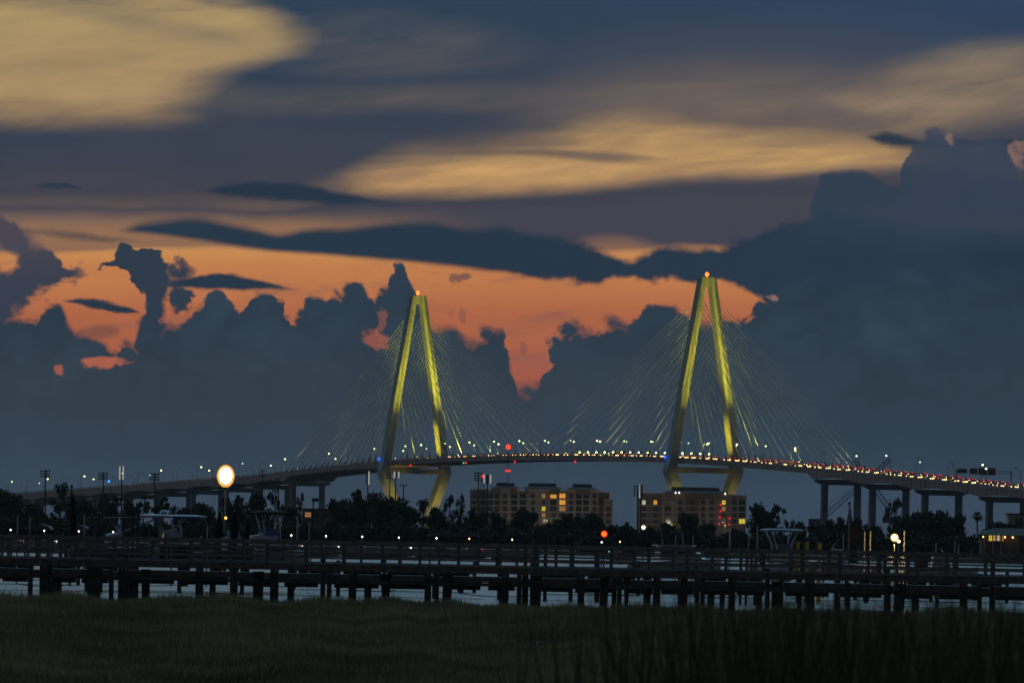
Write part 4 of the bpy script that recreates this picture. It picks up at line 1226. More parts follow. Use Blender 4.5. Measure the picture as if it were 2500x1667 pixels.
def pier(label, D, deck, rail, x0, x1, post_step, pile_step, depth=1.8, off=0.0, rails=(0.26, 0.5, 0.75), braces=False, low=True):
    o = thing('timber_pier', label, 'pier', (0, D, 0))
    m = MB()                                           # deck planks, edge on to the viewer and too thin to pick apart
    for x in np.arange(x0, x1, 0.15):
        m.box((x + 0.07, depth / 2, deck - 0.02), (0.14, depth + 0.1, 0.04))
    m.build('deck_planks', wood_grey, o, kind='stuff')
    for y in (0.0, depth):
        m = MB(); m.box(((x0 + x1) / 2, y, deck - 0.20), (x1 - x0, 0.07, 0.30)); m.build('stringer', wood_dark, o)
    n = int((x1 - x0) / post_step)
    post = MB().box((0, 0, (deck - 0.32 + deck + rail) / 2), (0.13, 0.13, rail + 0.3)).mesh('post', wood_dark)
    if rail > 0.2:
        for y in (0.09, depth - 0.09):
            for i in range(n + 1):
                link('post', post, o, (x0 + off + i * post_step + random.uniform(-.03, .03), y, 0))
            m = MB(); m.box(((x0 + x1) / 2, y, deck + rail + 0.02), (x1 - x0, 0.17, 0.05)); m.box(((x0 + x1) / 2, y - 0.085, deck + rail - 0.06), (x1 - x0, 0.04, 0.11)); m.build('cap_rail', wood_grey, o)
            for k, rz_ in enumerate(rails):
                for i in range(0, n, 2):                 # rails in lengths of two bays, slightly uneven
                    xa = x0 + off + i * post_step
                    m = MB(); m.beam((xa, y - 0.085, deck + rz_ + random.uniform(-.012, .012)), (xa + 2 * post_step, y - 0.085, deck + rz_ + random.uniform(-.012, .012)), 0.035, 0.085)
                    m.build('rail', wood_grey, o)
    k = 0
    for x in np.arange(x0 + off + 0.4, x1, pile_step):
        for y in (0.25, depth - 0.25):
            m = MB(); rr = random.uniform(0.13, 0.17)
            m.tube([(0, 0, -1.5), (random.uniform(-.04, .04), 0, deck - 0.3)], [rr * 1.08, rr], 9)
            m.build('pile', pile_m, o, loc=(x + random.uniform(-.08, .08), y, 0))
        for e in range(random.choice((0, 1, 1, 2))):
            m = MB(); w_ = random.uniform(0.12, 0.3); xx = random.uniform(0.5, pile_step - 0.5)
            m.loft([[(sx_ * w_ * q, sy_ * 0.12, z) for sx_, sy_ in ((-1, -1), (1, -1), (1, 1), (-1, 1))] for z, q in ((-1.2 if random.random() < .6 else random.uniform(.3, .7), 0.6), (deck - 0.45, 1.0))])
            m.build('knee_post', pile_m, o, loc=(x + xx, random.uniform(0.3, depth - 0.2), 0))
        m = MB(); m.box((x, depth / 2, deck - 0.44), (0.2, depth + 0.5, 0.24)); m.build('pile_cap', wood_dark, o)
        if braces and k % 2 == 0:
            m = MB(); m.beam((x, 0.08, 0.45), (x + pile_step * 0.45, 0.08, deck - 0.35), 0.05, 0.18); m.build('brace', wood_dark, o)
        k += 1
    if low:
        for xx in np.arange(x0 + 1.0, x1 - 5, 5.3):            # slack service lines slung under the deck
            w_ = random.uniform(2.2, 4.6); z_ = random.uniform(0.92, 1.12); sag = random.uniform(0.05, 0.16)
            m = MB(); m.tube([(xx + w_ * f, 0.3, z_ - sag * (1 - (2 * f - 1) ** 2)) for f in (0, .17, .33, .5, .67, .83, 1)], 0.022, 5); m.build('slack_line', black_pl, o)
        m = MB(); m.box(((x0 + x1) / 2, depth * 0.5, 1.34), (x1 - x0, 0.10, 0.16)); m.build('waler', wood_dark, o)
    return o


pier('long railed timber pier nearest the marsh grass', 326.0, 2.22, 1.05, -30, 30, 1.83, 3.66)
pier('railed timber pier just behind the nearest one', 366.0, 2.15, 1.0, -34, 34, 2.1, 4.2, off=0.7, rails=(0.3, 0.65))
# lower landing and floating docks between and behind the piers


def float_dock(label, D, z0, z1, x0, x1, depth=2.4):
    o = thing('floating_dock', label, 'dock', ((x0 + x1) / 2, D, 0)); w = x1 - x0
    m = MB(); m.box((0, depth / 2, z1 - 0.05), (w, depth, 0.1)); m.build('decking', wood_grey, o)
    n = max(2, int(w / 2.4))
    for i in range(n):
        m = MB(); m.box((-w / 2 + (i + 0.5) * w / n, depth / 2, (z0 + z1 - 0.1) / 2), (w / n * random.uniform(0.72, 0.92), depth * 0.9, z1 - 0.1 - z0)); m.build('float_box', black_pl, o)
    for y in (-0.06, depth + 0.06):
        m = MB(); m.box((0, y, z1 - 0.16), (w, 0.08, 0.28)); m.build('fender_board', wood_dark, o)
    for i in range(0, n + 1, 2):
        m = MB(); m.tube([(-w / 2 + i * w / n, -0.22, -1.5), (-w / 2 + i * w / n, -0.22, z1 + random.uniform(0.2, 0.9))], 0.13, 8); m.build('guide_pile', pile_m, o)


x = -27.0; k = 0
FD = ['leftmost low landing', 'low landing below the furled flag', 'low landing beneath the big left boat', 'low landing under the closed umbrellas', 'low landing left of the middle of the pier', 'low landing at the middle of the pier',
      'low landing below the red dock light', 'low landing left of the big T-top boat', 'low landing under the yellow piles', 'low landing beneath the flagpole', 'low landing below the twin dock lamps', 'rightmost low landing', 'low landing past the right edge', 'last low landing past the right edge']
while x < 27:
    w = random.uniform(3.2, 5.6)
    float_dock('%s under the railed piers' % FD[k], 338.0 + random.uniform(-1.5, 3), 0.98, 1.66, x, x + w, 2.0)
    x += w + random.uniform(0.15, 0.7); k += 1
for i, (xa, xb) in enumerate(((0, 560), (600, 1180), (1240, 1780), (1840, 2500))):
    a, b_ = at(xa, 1318, 408.0), at(xb, 1318, 408.0)
    float_dock('%s section of the boat dock behind the piers' % ('left', 'middle left', 'middle right', 'right')[i], 404.0, 0.92, 1.22, a.x, b_.x, 3.0)
for i, (xa, xb) in enumerate(((-20, 300), (720, 1160), (1300, 1560), (1700, 1850), (2090, 2460))):
    a, b_ = at(xa, 1318, 450.0), at(xb, 1318, 450.0)
    float_dock('%s section of the outermost boat dock' % ORD[i], 450.0, 0.35, 1.5, a.x, b_.x, 3.0)

# ------------------------------------------------------------------ free-standing piles, poles, umbrellas
lamplit_pile_m = mat('lamplight_yellow_pile', (0.55, 0.42, 0.06), 0.7, 0.15, 2.0)  # dock lamplight on these piles is put in as a yellow base colour


def post_pile(label, x, yt, w, D=400.0, style='flat', material=None, zb=-1.5):
    p = at(x, yt, D); px = D / FPX; r_ = w * px / 2
    o = thing('mooring_pile', label, 'pile', (p.x, D, 0), 0, 'mooring piles by the docks')
    m = MB(); h = p.z
    if style == 'flat':
        m.tube([(0, 0, zb), (0, 0, h)], [r_ * 1.06, r_], 10); m.build('shaft', material or pile_m, o)
    else:
        m.tube([(0, 0, zb), (0, 0, h - 1.8 * r_)], [r_ * 1.06, r_], 10); m.build('shaft', material or pile_m, o)
        m = MB(); m.lathe((0, 0, h - 1.8 * r_), [(r_ * 1.12, 0), (r_ * 1.12, 0.25 * r_), (0.5 * r_, 1.0 * r_), (0.03, 1.8 * r_)] if style == 'cone' else
                          [(r_ * 0.5, 0), (r_ * 0.5, 0.4 * r_), (r_ * 1.2, 0.8 * r_), (r_ * 1.2, 1.3 * r_), (0.03, 1.8 * r_)], 10); m.build('cap', material or black_pl, o)


for a in ((149, 1291, 10, 'flat', 'square-topped mooring pile left of the furled flag'), (217, 1289, 9, 'flat', 'short mooring pile beside the pointed one'),
          (225, 1251, 9, 'cone', 'tall mooring pile with a pointed cap'), (243, 1251, 8, 'ball', 'tall mooring pile with a knobbed top'), (251, 1252, 6, 'flat', 'slim tall mooring pile right of the knobbed one'),
          (303, 1262, 5, 'ball', 'thin post with a ball finial left of the big boat'), (325, 1253, 7, 'flat', 'left one of two piles at the stern of the big left boat'), (337, 1252, 7, 'flat', 'right one of two piles at the stern of the big left boat'),
          (1221, 1307, 10, 'flat', 'leftmost of the short piles at the middle of the pier'), (1284, 1310, 9, 'flat', 'second of the short piles at the middle of the pier'), (1312, 1311, 12, 'flat', 'widest of the short piles at the middle of the pier'),
          (1333, 1309, 9, 'flat', 'short pile right of the widest one'), (1396, 1313, 10, 'flat', 'short pile standing apart left of the red dock light'), (1460, 1322, 11, 'flat', 'short pile beneath the red dock light'),
          (1810, 1313, 7, 'flat', 'left one of three piles beside the big T-top boat'), (1824, 1315, 6, 'flat', 'middle one of three piles beside the big T-top boat'), (1845, 1315, 5, 'flat', 'right one of three piles beside the big T-top boat')):
    post_pile(a[4], a[0], a[1], a[2], 398.0 + random.uniform(-4, 4), a[3])
for x, yt, w, lab in ((1948, 1321, 8, 'left'), (1970, 1322, 9, 'middle'), (2001, 1324, 11, 'right')):
    post_pile('%s one of three piles with yellow lamplight put into their colour' % lab, x, yt, w, 418.0, 'flat', lamplit_pile_m)

pole_n = 0
for x, yt, D, mm, lab in ((43, 1257, 420, pipe_m, 'thin pole at the far left'), (73, 1262, 420, pipe_m, 'second thin pole from the left edge'), (206, 1256, 425, pipe_m, 'thin pole right of the furled flag'), (295, 1269, 420, pipe_m, 'thin pole left of the ball-topped post'),
                          (420, 1272, 415, pipe_m, 'thin pole in front of the big left boat'), (506, 1285, 415, pipe_m, 'short thin pole left of the closed umbrellas'), (765, 1222, 430, dark_steel, 'tall thin leaning pole right of the left boats'),
                          (726, 1268, 425, pipe_m, 'thin pole right of the small T-top boat'), (755, 1272, 425, pipe_m, 'shorter thin pole by the leaning pole'),
                          (1782, 1285, 430, pipe_m, 'thin pole left of the three dark piles'), (1828, 1278, 430, pipe_m, 'tall thin pole between the three dark piles'), (1849, 1282, 430, pipe_m, 'tall thin pole just left of the big T-top boat'),
                          (2012, 1292, 420, dark_steel, 'black pole right of the yellow piles'), (2059, 1305, 430, pipe_m, 'faint thin pole left of the flagpole'),
                          (2111, 1297, 412, white_w, 'left one of two pale posts lit by the twin lamps'), (2125, 1296, 412, white_w, 'right one of two pale posts lit by the twin lamps'), (2208, 1296, 412, white_w, 'pale post right of the twin lamps'),
                          (2285, 1325, 430, pipe_m, 'thin pole beside the white skiff'), (2331, 1320, 430, pipe_m, 'left thin pole right of the skiff'), (2340, 1328, 430, pipe_m, 'right thin pole right of the skiff'),
                          (1650, 1306, 470, pipe_m, 'thin pole between the two small cruisers'), (1692, 1306, 470, pipe_m, 'thin pole right of the small cruisers')):
    p = at(x, yt, D); o = thing('dock_pole', lab, 'pole', (p.x, D, 0), 0, 'thin poles on the docks')
    m = MB(); m.tube([(-0.15 if x == 765 else 0, 0, 0.3), (0, 0, p.z)], [0.055, 0.04], 7); m.build('shaft', mm, o)
    m = MB()
    if x == 765:
        m.box((0.12, -0.1, p.z + 0.06), (0.42, 0.22, 0.2))
    else:
        m.lathe((0, 0, p.z), [(0.045, 0), (0.06, 0.03), (0.02, 0.08)], 7)
    m.build('lamp_head' if x == 765 else 'cap', dark_steel, o)

for x, yt, w, lab in ((536, 1243, 14, 'left'), (573, 1245, 19, 'middle'), (605, 1259, 11, 'right')):
    D = 396.0; p = at(x, yt, D); px = D / FPX; hw = w * px / 2; zb = 1.15
    o = thing('closed_umbrella', '%s one of three closed dark patio umbrellas on the dock' % lab, 'umbrella', (p.x, D, zb), 0, 'closed umbrellas on the dock')
    h = p.z - zb
    m = MB(); m.tube([(0, 0, 0), (0, 0, h)], 0.035, 8); m.build('pole', pipe_m, o)
    m = MB(); rings = []
    for z, r_ in ((h - 1.75, 0.62), (h - 1.5, 0.95), (h - 1.1, 1.0), (h - 0.6, 0.78), (h - 0.25, 0.42), (h - 0.02, 0.07)):
        rings.append([(hw * r_ * (1 + 0.2 * (k % 2) - 0.1) * math.cos(k * math.pi / 8), hw * r_ * (1 + 0.2 * (k % 2) - 0.1) * math.sin(k * math.pi / 8), z) for k in range(16)])
    m.loft(rings); m.build('furled_canopy', canvas_dark, o)
    m = MB(); m.lathe((0, 0, 0), [(hw * 1.5, 0), (hw * 1.4, 0.12), (hw * 0.9, 0.5), (hw * 0.75, h - 1.8)], 10); m.build('base_cover', canvas_dark, o)

# flagpoles
flag_m = mat('flag_cloth', (0.30, 0.17, 0.12), 0.9, 0.3, 3.0)
for x, yt, lab, furled in ((175, 1190, 'flagpole with a dark flag hanging furled at the left', True), (2074, 1232, 'lit flagpole with a brownish flag at the right', False)):
    D = 402.0; p = at(x, yt, D); o = thing('flagpole', lab, 'flagpole', (p.x, D, 0))
    m = MB(); m.tube([(0, 0, 0.3), (0, 0, p.z)], [0.075, 0.045], 8); m.build('pole', dark_steel if furled else white_w, o)
    m = MB(); m.lathe((0, 0, p.z), [(0.03, 0), (0.09, 0.06), (0.09, 0.12), (0.02, 0.18)], 8); m.build('finial', dark_steel, o)
    m = MB(); rows, cols = (12, 7)
    zt = p.z - (0.25 if furled else 0.9); L_ = 2.5 if furled else 1.3
    vs = []
    for i in range(rows + 1):
        f = i / rows
        for j in range(cols + 1):
            g_ = j / cols
            if furled:
                vs.append((0.05 + g_ * (0.12 + 0.22 * f) + 0.05 * math.sin(g_ * 9 + f * 11), 0.10 * math.sin(g_ * 13 + f * 4), zt - f * L_ - 0.3 * g_))
            else:
                vs.append((0.05 + g_ * 0.62 * (1 - 0.25 * f) + 0.05 * math.sin(f * 6), 0.12 * math.sin(g_ * 9 + f * 2), zt - f * L_ - 0.32 * g_))
    th = [(a, b_ + 0.012, c) for a, b_, c in vs]
    nn_ = cols + 1
    fs = [(i * nn_ + j, i * nn_ + j + 1, (i + 1) * nn_ + j + 1, (i + 1) * nn_ + j) for i in range(rows) for j in range(cols)]
    m.add(vs, fs); m.add(th, [f_[::-1] for f_ in fs])
    m.build('flag', canvas_dark if furled else flag_m, o, True)

# ------------------------------------------------------------------ boats
def hull_rings(L, B, H):
    rings = []
    for i in range(9):
        f = i / 8; x = -L / 2 + L * f
        bw = B / 2 * (1 - max(0, (f - 0.45) / 0.55) ** 2.2 * 0.97); sh = H * (0.86 + 0.28 * f * f); ch = H * (0.25 + 0.4 * max(0, f - 0.5)); kl = 0.0 + 0.55 * H * max(0, f - 0.7) * 2
        rings.append([(x, 0, kl), (x, bw * 0.8, max(ch, kl)), (x, bw, sh * 0.75), (x, bw * 1.03, sh), (x, bw * 0.9, sh + 0.02), (x, -bw * 0.9, sh + 0.02), (x, -bw * 1.03, sh), (x, -bw, sh * 0.75), (x, -bw * 0.8, max(ch, kl))])
    return rings


def boat(label, x, y_top, D, L=7.5, rz=0.0, top_z=2.4, ttop=True, keel=0.3, tl=2.6, tw=2.0, hullm=None, outr=False, motors=2, canopy=None, sc=1.0):
    p = at(x, y_top, D)
    o = thing('centre_console_boat' if ttop else 'motor_boat', label, 'boat', (p.x, D, keel), rz, 'boats at the docks')
    H = 1.15 * sc; B = 2.5 * sc
    top = p.z - keel
    m = MB(); m.loft(hull_rings(L, B, H)); hu = m.build('hull', hullm or gel_white, o, True)
    m = MB(); m.loft([[(q[0], q[1] * 1.04, H * (0.86 + 0.28 * (i / 8) ** 2) * 0.9 + dz) for dz, q in ((0, r_[3]), (0.09, r_[3]), (0.09, r_[6]), (0, r_[6]))] for i, r_ in enumerate(hull_rings(L, B, H))]); m.build('rub_rail', black_pl, hu)
    m = MB(); m.loft([[(-0.6, -0.5, H), (0.7, -0.5, H), (0.7, 0.5, H), (-0.6, 0.5, H)], [(-0.5, -0.45, H + 0.75), (0.25, -0.45, H + 0.85), (0.25, 0.45, H + 0.85), (-0.5, 0.45, H + 0.75)]]); m.build('console', gel_white, o)
    m = MB(); m.loft([[(0.28, -0.45, H + 0.84), (0.36, -0.45, H + 0.84), (0.36, 0.45, H + 0.84), (0.28, 0.45, H + 0.84)], [(0.02, -0.38, H + 1.25), (0.08, -0.38, H + 1.25), (0.08, 0.38, H + 1.25), (0.02, 0.38, H + 1.25)]]); m.build('windscreen', gel_blue, o)
    m = MB(); m.box((-1.1, 0, H + 0.3), (0.5, 1.0, 0.6)); m.box((-1.32, 0, H + 0.75), (0.1, 1.0, 0.5)); m.build('seat', canvas_dark, o)
    if ttop:
        for sx_ in (-1, 1):
            for a_, b_ in (((-0.7, 0.55), (-0.95, tw * 0.36)), ((0.6, 0.55), (0.45, tw * 0.36)), ((-0.1, 0.55), (0.95, tw * 0.30)), ((-0.4, 0.55), (-1.2, tw * 0.3))):
                m = MB(); m.tube([(a_[0], sx_ * a_[1], H * 0.9), (a_[0] * 0.8 + b_[0] * 0.2, sx_ * (a_[1] * 0.9), H + (top - H) * 0.55), (b_[0], sx_ * b_[1], top - 0.1)], 0.035, 6); m.build('t_top_pipe', pipe_m, o)
        m = MB(); m.loft([[(c_ * tl / 2 * q, s_ * tw / 2 * q, z) for c_, s_ in ((-1, -.8), (-.85, -1), (.8, -1), (1, -.7), (1, .7), (.8, 1), (-.85, 1), (-1, .8))] for z, q in ((top - 0.12, 0.94), (top - 0.05, 1.0), (top + 0.01, 0.98), (top + 0.07, 0.7))])
        ht = m.build('hardtop', canopy or gel_blue, o)
        m = MB(); m.lathe((-tl * 0.12, 0, top + 0.075), [(0.24, 0), (0.27, 0.1), (0.2, 0.24), (0.05, 0.28)], 10); m.build('radar_dome', gel_white, ht)
        m = MB(); m.tube([(-tl * 0.3, 0.3, top), (-tl * 0.42, 0.3, top + 1.1)], 0.012, 5); m.build('antenna', pipe_m, ht)
    if outr:
        for sx_ in (-1, 1):
            m = MB(); m.tube([(0.5, sx_ * tw * 0.45, top - 0.05), (-L * 0.6, sx_ * tw * 0.8, top - 0.5 + 0.3)], 0.025, 5); m.build('outrigger', pipe_m, o)
            m = MB(); m.tube([(-1.0, sx_ * tw * 0.4, top - 0.2), (-L * 0.48, sx_ * 0.8, H + 0.2)], 0.03, 5); m.build('stay', pipe_m, o)
    for i in range(motors):
        yy = (i - (motors - 1) / 2) * 0.62
        m = MB(); m.loft([[(-L / 2 - 0.55, yy - .2, H + .1), (-L / 2 - 0.05, yy - .2, H + .1), (-L / 2 - 0.05, yy + .2, H + .1), (-L / 2 - 0.55, yy + .2, H + .1)], [(-L / 2 - 0.6, yy - .22, H + .5), (-L / 2 + 0.0, yy - .22, H + .5), (-L / 2 + 0.0, yy + .22, H + .5), (-L / 2 - 0.6, yy + .22, H + .5)],
                          [(-L / 2 - 0.5, yy - .14, H + .72), (-L / 2 - 0.1, yy - .14, H + .72), (-L / 2 - 0.1, yy + .14, H + .72), (-L / 2 - 0.5, yy + .14, H + .72)]])
        m.box((-L / 2 - 0.3, yy, H - 0.4), (0.22, 0.12, 1.1)); m.build('outboard_motor', black_pl, o)
    return o


boat('big boat with a blue-grey hardtop and laid-back outriggers on a lift at the left', 420, 1259, 424.0, 8.6, R(8), keel=1.75, tl=4.3, tw=2.4, outr=True, hullm=mat('dark_hull', (0.05, 0.05, 0.055), 0.5, 0.1, 1.0))
boat('narrow T-top boat seen bow-on right of the closed umbrellas', 660, 1250, 426.0, 7.2, R(-72), keel=1.5, tl=2.6, tw=2.0, canopy=canvas_dark)
boat('low boat with a slanted pale windscreen beside the narrow T-top boat', 630, 1288, 418.0, 6.0, R(15), ttop=False, keel=1.55, motors=1)
boat('T-top boat with a pale blue canopy beside the yellow piles', 1910, 1293, 424.0, 7.6, R(-78), keel=1.2, tl=2.2, tw=2.45, canopy=mat('pale_blue_canopy', (0.24, 0.32, 0.42), 0.5, 0.08, 1.0))
boat('small boat with a raked windscreen right of the black pole', 2042, 1330, 430.0, 5.6, R(170), ttop=False, keel=1.35, motors=1)
boat('white skiff lying right of the twin dock lamps', 2296, 1345, 440.0, 5.0, R(4), ttop=False, keel=1.35, motors=1, sc=0.75)
boat('small boat with a blue cover left of the big left boat', 282, 1300, 414.0, 5.6, R(20), ttop=False, keel=1.5, motors=1, hullm=gel_blue)
boat('dark covered boat between the closed umbrellas', 566, 1296, 412.0, 5.4, R(-60), ttop=False, keel=1.4, motors=0, hullm=mat('grey_hull', (0.12, 0.12, 0.125), 0.5, 0.1, 1.0))


def cruiser(label, x, D, L, rz, keel=0.0, grp='cruisers on the water', lights=None, cab=1.3, hullm=None):
    p = at(x, 1318, D); o = thing('cabin_cruiser', label, 'boat', (p.x, D, keel), rz, grp)
    H = 1.3; m = MB(); m.loft(hull_rings(L, 2.7, H)); m.build('hull', hullm or gel_white, o, True)
    m = MB(); m.loft([[(-L * .1, -1.0, H), (L * .3, -.8, H), (L * .3, .8, H), (-L * .1, 1.0, H)], [(-L * .08, -.9, H + cab), (L * .1, -.75, H + cab), (L * .1, .75, H + cab), (-L * .08, .9, H + cab)]]); c_ = m.build('cabin', gel_white, o)
    m = MB(); m.beam((-L * .06, -.98, H + cab * .62), (L * .15, -.86, H + cab * .62), .04, .35); m.beam((-L * .06, .98, H + cab * .62), (L * .15, .86, H + cab * .62), .04, .35); m.build('side_window', glass_dark, c_)
    m = MB(); m.box((0, 0, H + cab + .05), (L * .26, 1.9, .09)); m.build('roof', gel_white, c_)
    m = MB(); m.tube([(-L * .02, 0, H + cab + .1), (-L * .04, 0, H + cab + 0.9)], 0.03, 6); m.build('mast', pipe_m, o)
    if lights:
        m = MB(); m.lathe((-L * .04, 0, H + cab + 1.0), [(0.03, -.14), (0.13, 0), (0.03, .14)], 8); m.build('mast_light', lights[0], o)
        m = MB(); m.lathe((L * .25, -.9 if math.sin(rz) <= 0.5 else .9, H + .35), [(0.03, -.12), (0.12, 0), (0.03, .12)], 8); m.build('side_light', lights[1], o)
    return o


cruiser('left one of two small white cruisers moored at the middle right', 1622, 480.0, 5.2, R(10), 1.0, 'cruisers at the dock', None, 1.0)
cruiser('right one of two small white cruisers moored at the middle right', 1672, 480.0, 5.2, R(-12), 1.0, 'cruisers at the dock', None, 1.0)
wl1 = emit('boat_white_light', (1.0, 0.92, 0.78), 8, False); wl2 = emit('boat_amber_light', (1.0, 0.55, 0.2), 7, False)
rl1 = emit('boat_red_light', (1.0, 0.03, 0.08), 4, False); gl1 = emit('boat_green_light', (0.1, 1.0, 0.5), 3, False)
for x, D, L, rz, li, lab in ((30, 1180, 8, 0.1, (wl1, wl2), 'lit cruiser on the water at the far left'), (112, 1240, 8, 0.0, (wl1, wl1), 'lit cruiser on the water left of the furled flag'), (196, 1150, 7, 0.1, (wl1, wl2), 'lit cruiser on the water right of the furled flag'),
                             (272, 1300, 8, 3.1, (wl1, wl1), 'lit cruiser on the water left of the big boat'), (715, 1220, 7, 0.0, (wl1, wl1), 'lit cruiser right of the narrow T-top boat'), (800, 1260, 8, 0.1, (wl1, wl1), 'lit cruiser below the low warehouse'),
                             (880, 1200, 8, 3.0, (wl1, wl1), 'lit cruiser below the oak clump'), (978, 1280, 8, 0.0, (wl1, wl1), 'lit cruiser below the left tower'), (1070, 1180, 8, 0.0, (wl1, rl1), 'cruiser with a red side light below the left tower far leg'),
                             (1150, 1230, 8, 0.1, (wl2, rl1), 'amber-lit cruiser with a red side light at mid picture'), (1255, 1200, 8, 0.0, (wl2, wl2), 'amber-lit cruiser between the short piles'), (1510, 1300, 7, 3.1, (wl2, gl1), 'small lit cruiser right of the red dock light')):
    cruiser(lab, x, float(D), L, rz, 0.0, 'lit cruisers out on the water', li)

# pale boat-shelter roofs beyond the left docks and mid picture
sh_m = mat('pale_blue_canvas', (0.16, 0.18, 0.24), 0.7, 0.1, 1.0)
for xa, xb, yt, D, lab in ((58, 124, 1279, 700.0, 'pale domed boat shelter at the far left'), (160, 214, 1281, 700.0, 'pale domed boat shelter behind the furled flag'), (1045, 1172, 1298, 900.0, 'long low pale boat shelter at mid picture')):
    a, b_ = at(xa, yt, D), at(xb, yt, D); w = b_.x - a.x; z = (a.z + b_.z) / 2
    o = thing('boat_shelter', lab, 'boat shelter', ((a.x + b_.x) / 2, D, 0), 0, 'boat shelters')
    m = MB(); m.loft([[(c_ * w / 2 * q, yy, z - 0.5 + 0.5 * (1 - c_ * c_ * q * q) ** 0.5 if abs(c_ * q) < 1 else z - .5) for c_ in (-1, -.75, -.4, 0, .4, .75, 1)] + [(c_ * w / 2 * q, yy, z - 0.58) for c_ in (1, -1)] for yy, q in ((0, .92), (1, 1), (4, 1), (5, .92))])
    m.build('canopy', sh_m, o)
    for sx_ in (-1, 1):
        for yy in (0.8, 4.2):
            m = MB(); m.tube([(sx_ * w * .46, yy, -1), (sx_ * w * .46, yy, z - 0.52)], 0.1, 7); m.build('post', pile_m, o)

# ------------------------------------------------------------------ dock lamps
def glass_glow(name, rgb):
    m = bpy.data.materials.new(name); m.use_nodes = True; nt = m.node_tree; nt.nodes.clear()
    e = nt.nodes.new('ShaderNodeEmission'); e.inputs[0].default_value = (*rgb, 1); e.inputs[1].default_value = 1.3
    t = nt.nodes.new('ShaderNodeBsdfTransparent'); mx = nt.nodes.new('ShaderNodeMixShader'); mx.inputs[0].default_value = 0.45
    nt.links.new(t.outputs[0], mx.inputs[1]); nt.links.new(e.outputs[0], mx.inputs[2])
    o = nt.nodes.new('ShaderNodeOutputMaterial'); nt.links.new(mx.outputs[0], o.inputs[0])
    m.cycles.emission_sampling = 'NONE'
    return m


def lamp_post(label, x, y, D, r_, rgb, strength, zb, elong=1.0, poler=0.06, name='dock_lamp', material=None, power=0, glass=None):
    p = at(x, y, D); o = thing(name, label, 'lamp', (p.x, D, zb))
    h = p.z - zb
    m = MB(); m.tube([(0, 0, 0), (0, 0, h - r_ * elong * 0.9)], [poler * 1.3, poler], 8); m.lathe((0, 0, 0), [(poler * 3, 0), (poler * 2.6, 0.15), (poler * 1.4, 0.4)], 8); m.build('pole', material or dark_steel, o)
    m = MB(); m.lathe((0, 0, h), [(r_ * q, zz * r_ * elong) for q, zz in ((0.18, -1.0), (0.5, -0.86), (0.8, -0.6), (0.97, -0.2), (1.0, 0.1), (0.9, 0.45), (0.68, 0.74), (0.4, 0.92), (0.08, 1.0))], 20)
    gl = m.build('globe', glass_glow(label.split()[0] + '_globe_glass', glass or rgb), o, True)
    m = MB(); q_ = 0.76
    m.lathe((0, 0, h + 0.04 * r_), [(r_ * q_ * q, zz * r_ * elong * q_) for q, zz in ((0.1, -1.0), (0.5, -0.86), (0.8, -0.6), (0.97, -0.2), (1.0, 0.1), (0.9, 0.45), (0.68, 0.74), (0.4, 0.92), (0.08, 1.0))], 20)
    m.build('bulb', emit(label.split()[0] + '_bulb_glow', rgb, strength), gl, True)
    m = MB(); m.lathe((0, 0, h - r_ * elong), [(poler, -0.12), (poler * 2.2, -0.05), (r_ * 0.24, 0.03)], 10); m.build('fitter', dark_steel, o)
    if power:
        l = bpy.data.lights.new('lamp_light', 'POINT'); l.energy = power; l.color = rgb; l.shadow_soft_size = 0.1
        lo = bpy.data.objects.new('lamp_light', l); col.objects.link(lo); lo.parent = o; lo.location = (0, 0, h - r_ * elong - 0.05)
    return o


lamp_post('big glowing oval lamp on a tall post at the left', 551, 1162, 430.0, 0.56, (1.0, 0.80, 0.48), 5, 1.15, 1.28, 0.055, material=white_w, power=300, glass=(1.0, 0.50, 0.09))
lamp_post('white glowing lamp on a post left of the right apartment block', 1571, 1287, 520.0, 0.17, (1.0, 0.82, 0.55), 6, 1.0, 1.0, 0.04)
lamp_post('glowing lamp of the twin dock lamps, the higher one', 2184, 1312, 410.0, 0.25, (1.0, 0.74, 0.30), 6, 1.15, 1.0, 0.035, material=white_w, power=420, glass=(1.0, 0.52, 0.08))
lamp_post('glowing lamp of the twin dock lamps, the lower one', 2194, 1321, 409.0, 0.12, (1.0, 0.85, 0.5), 6, 1.15, 0.9, 0.03, material=white_w)
lamp_post('red glowing warning lamp on a short dock post', 1475, 1303, 405.0, 0.20, (1.0, 0.16, 0.01), 3.0, 1.15, 1.0, 0.04, power=12, glass=(1.0, 0.008, 0.008))
lamp_post('tiny white lamp beside the red warning lamp', 1469, 1323, 404.0, 0.06, (0.85, 0.92, 1.0), 5, 1.15, 1.0, 0.03)
lamp_post('small amber lamp low on the dock below the big left lamp', 551, 1264, 412.0, 0.09, (1.0, 0.48, 0.05), 5, 1.15, 1.1, 0.03)
# gangway frame lit by the twin lamps
p = at(2186, 1330, 411.0); o = thing('gangway_frame', 'pale pipe handrails of a gangway under the twin dock lamps', 'gangway', (p.x, 411.0, 1.1))
for dx, lean in ((-0.42, -0.1), (-0.3, -0.05), (-0.18, 0), (0.2, 0.1), (0.32, 0.2), (0.46, 0.3)):
    m = MB(); m.tube([(dx + lean, -0.2, 0), (dx + lean * 0.4, -0.2, 1.35), (dx, 0.3, 2.0), (dx, 0.8, 2.1)], 0.022, 6); m.build('handrail', white_w, o)
m = MB(); m.box((0, 0.3, 0.05), (1.5, 1.6, 0.1)); m.build('step', wood_grey, o)
p = at(2140, 1318, 416.0); o = thing('fish_cleaning_table', 'cluttered pale table on the dock left of the twin lamps', 'table', (p.x, 416.0, 1.15))
m = MB(); m.box((0, 0, 1.3), (0.8, 0.6, 0.06)); m.build('table_top', gel_white, o)
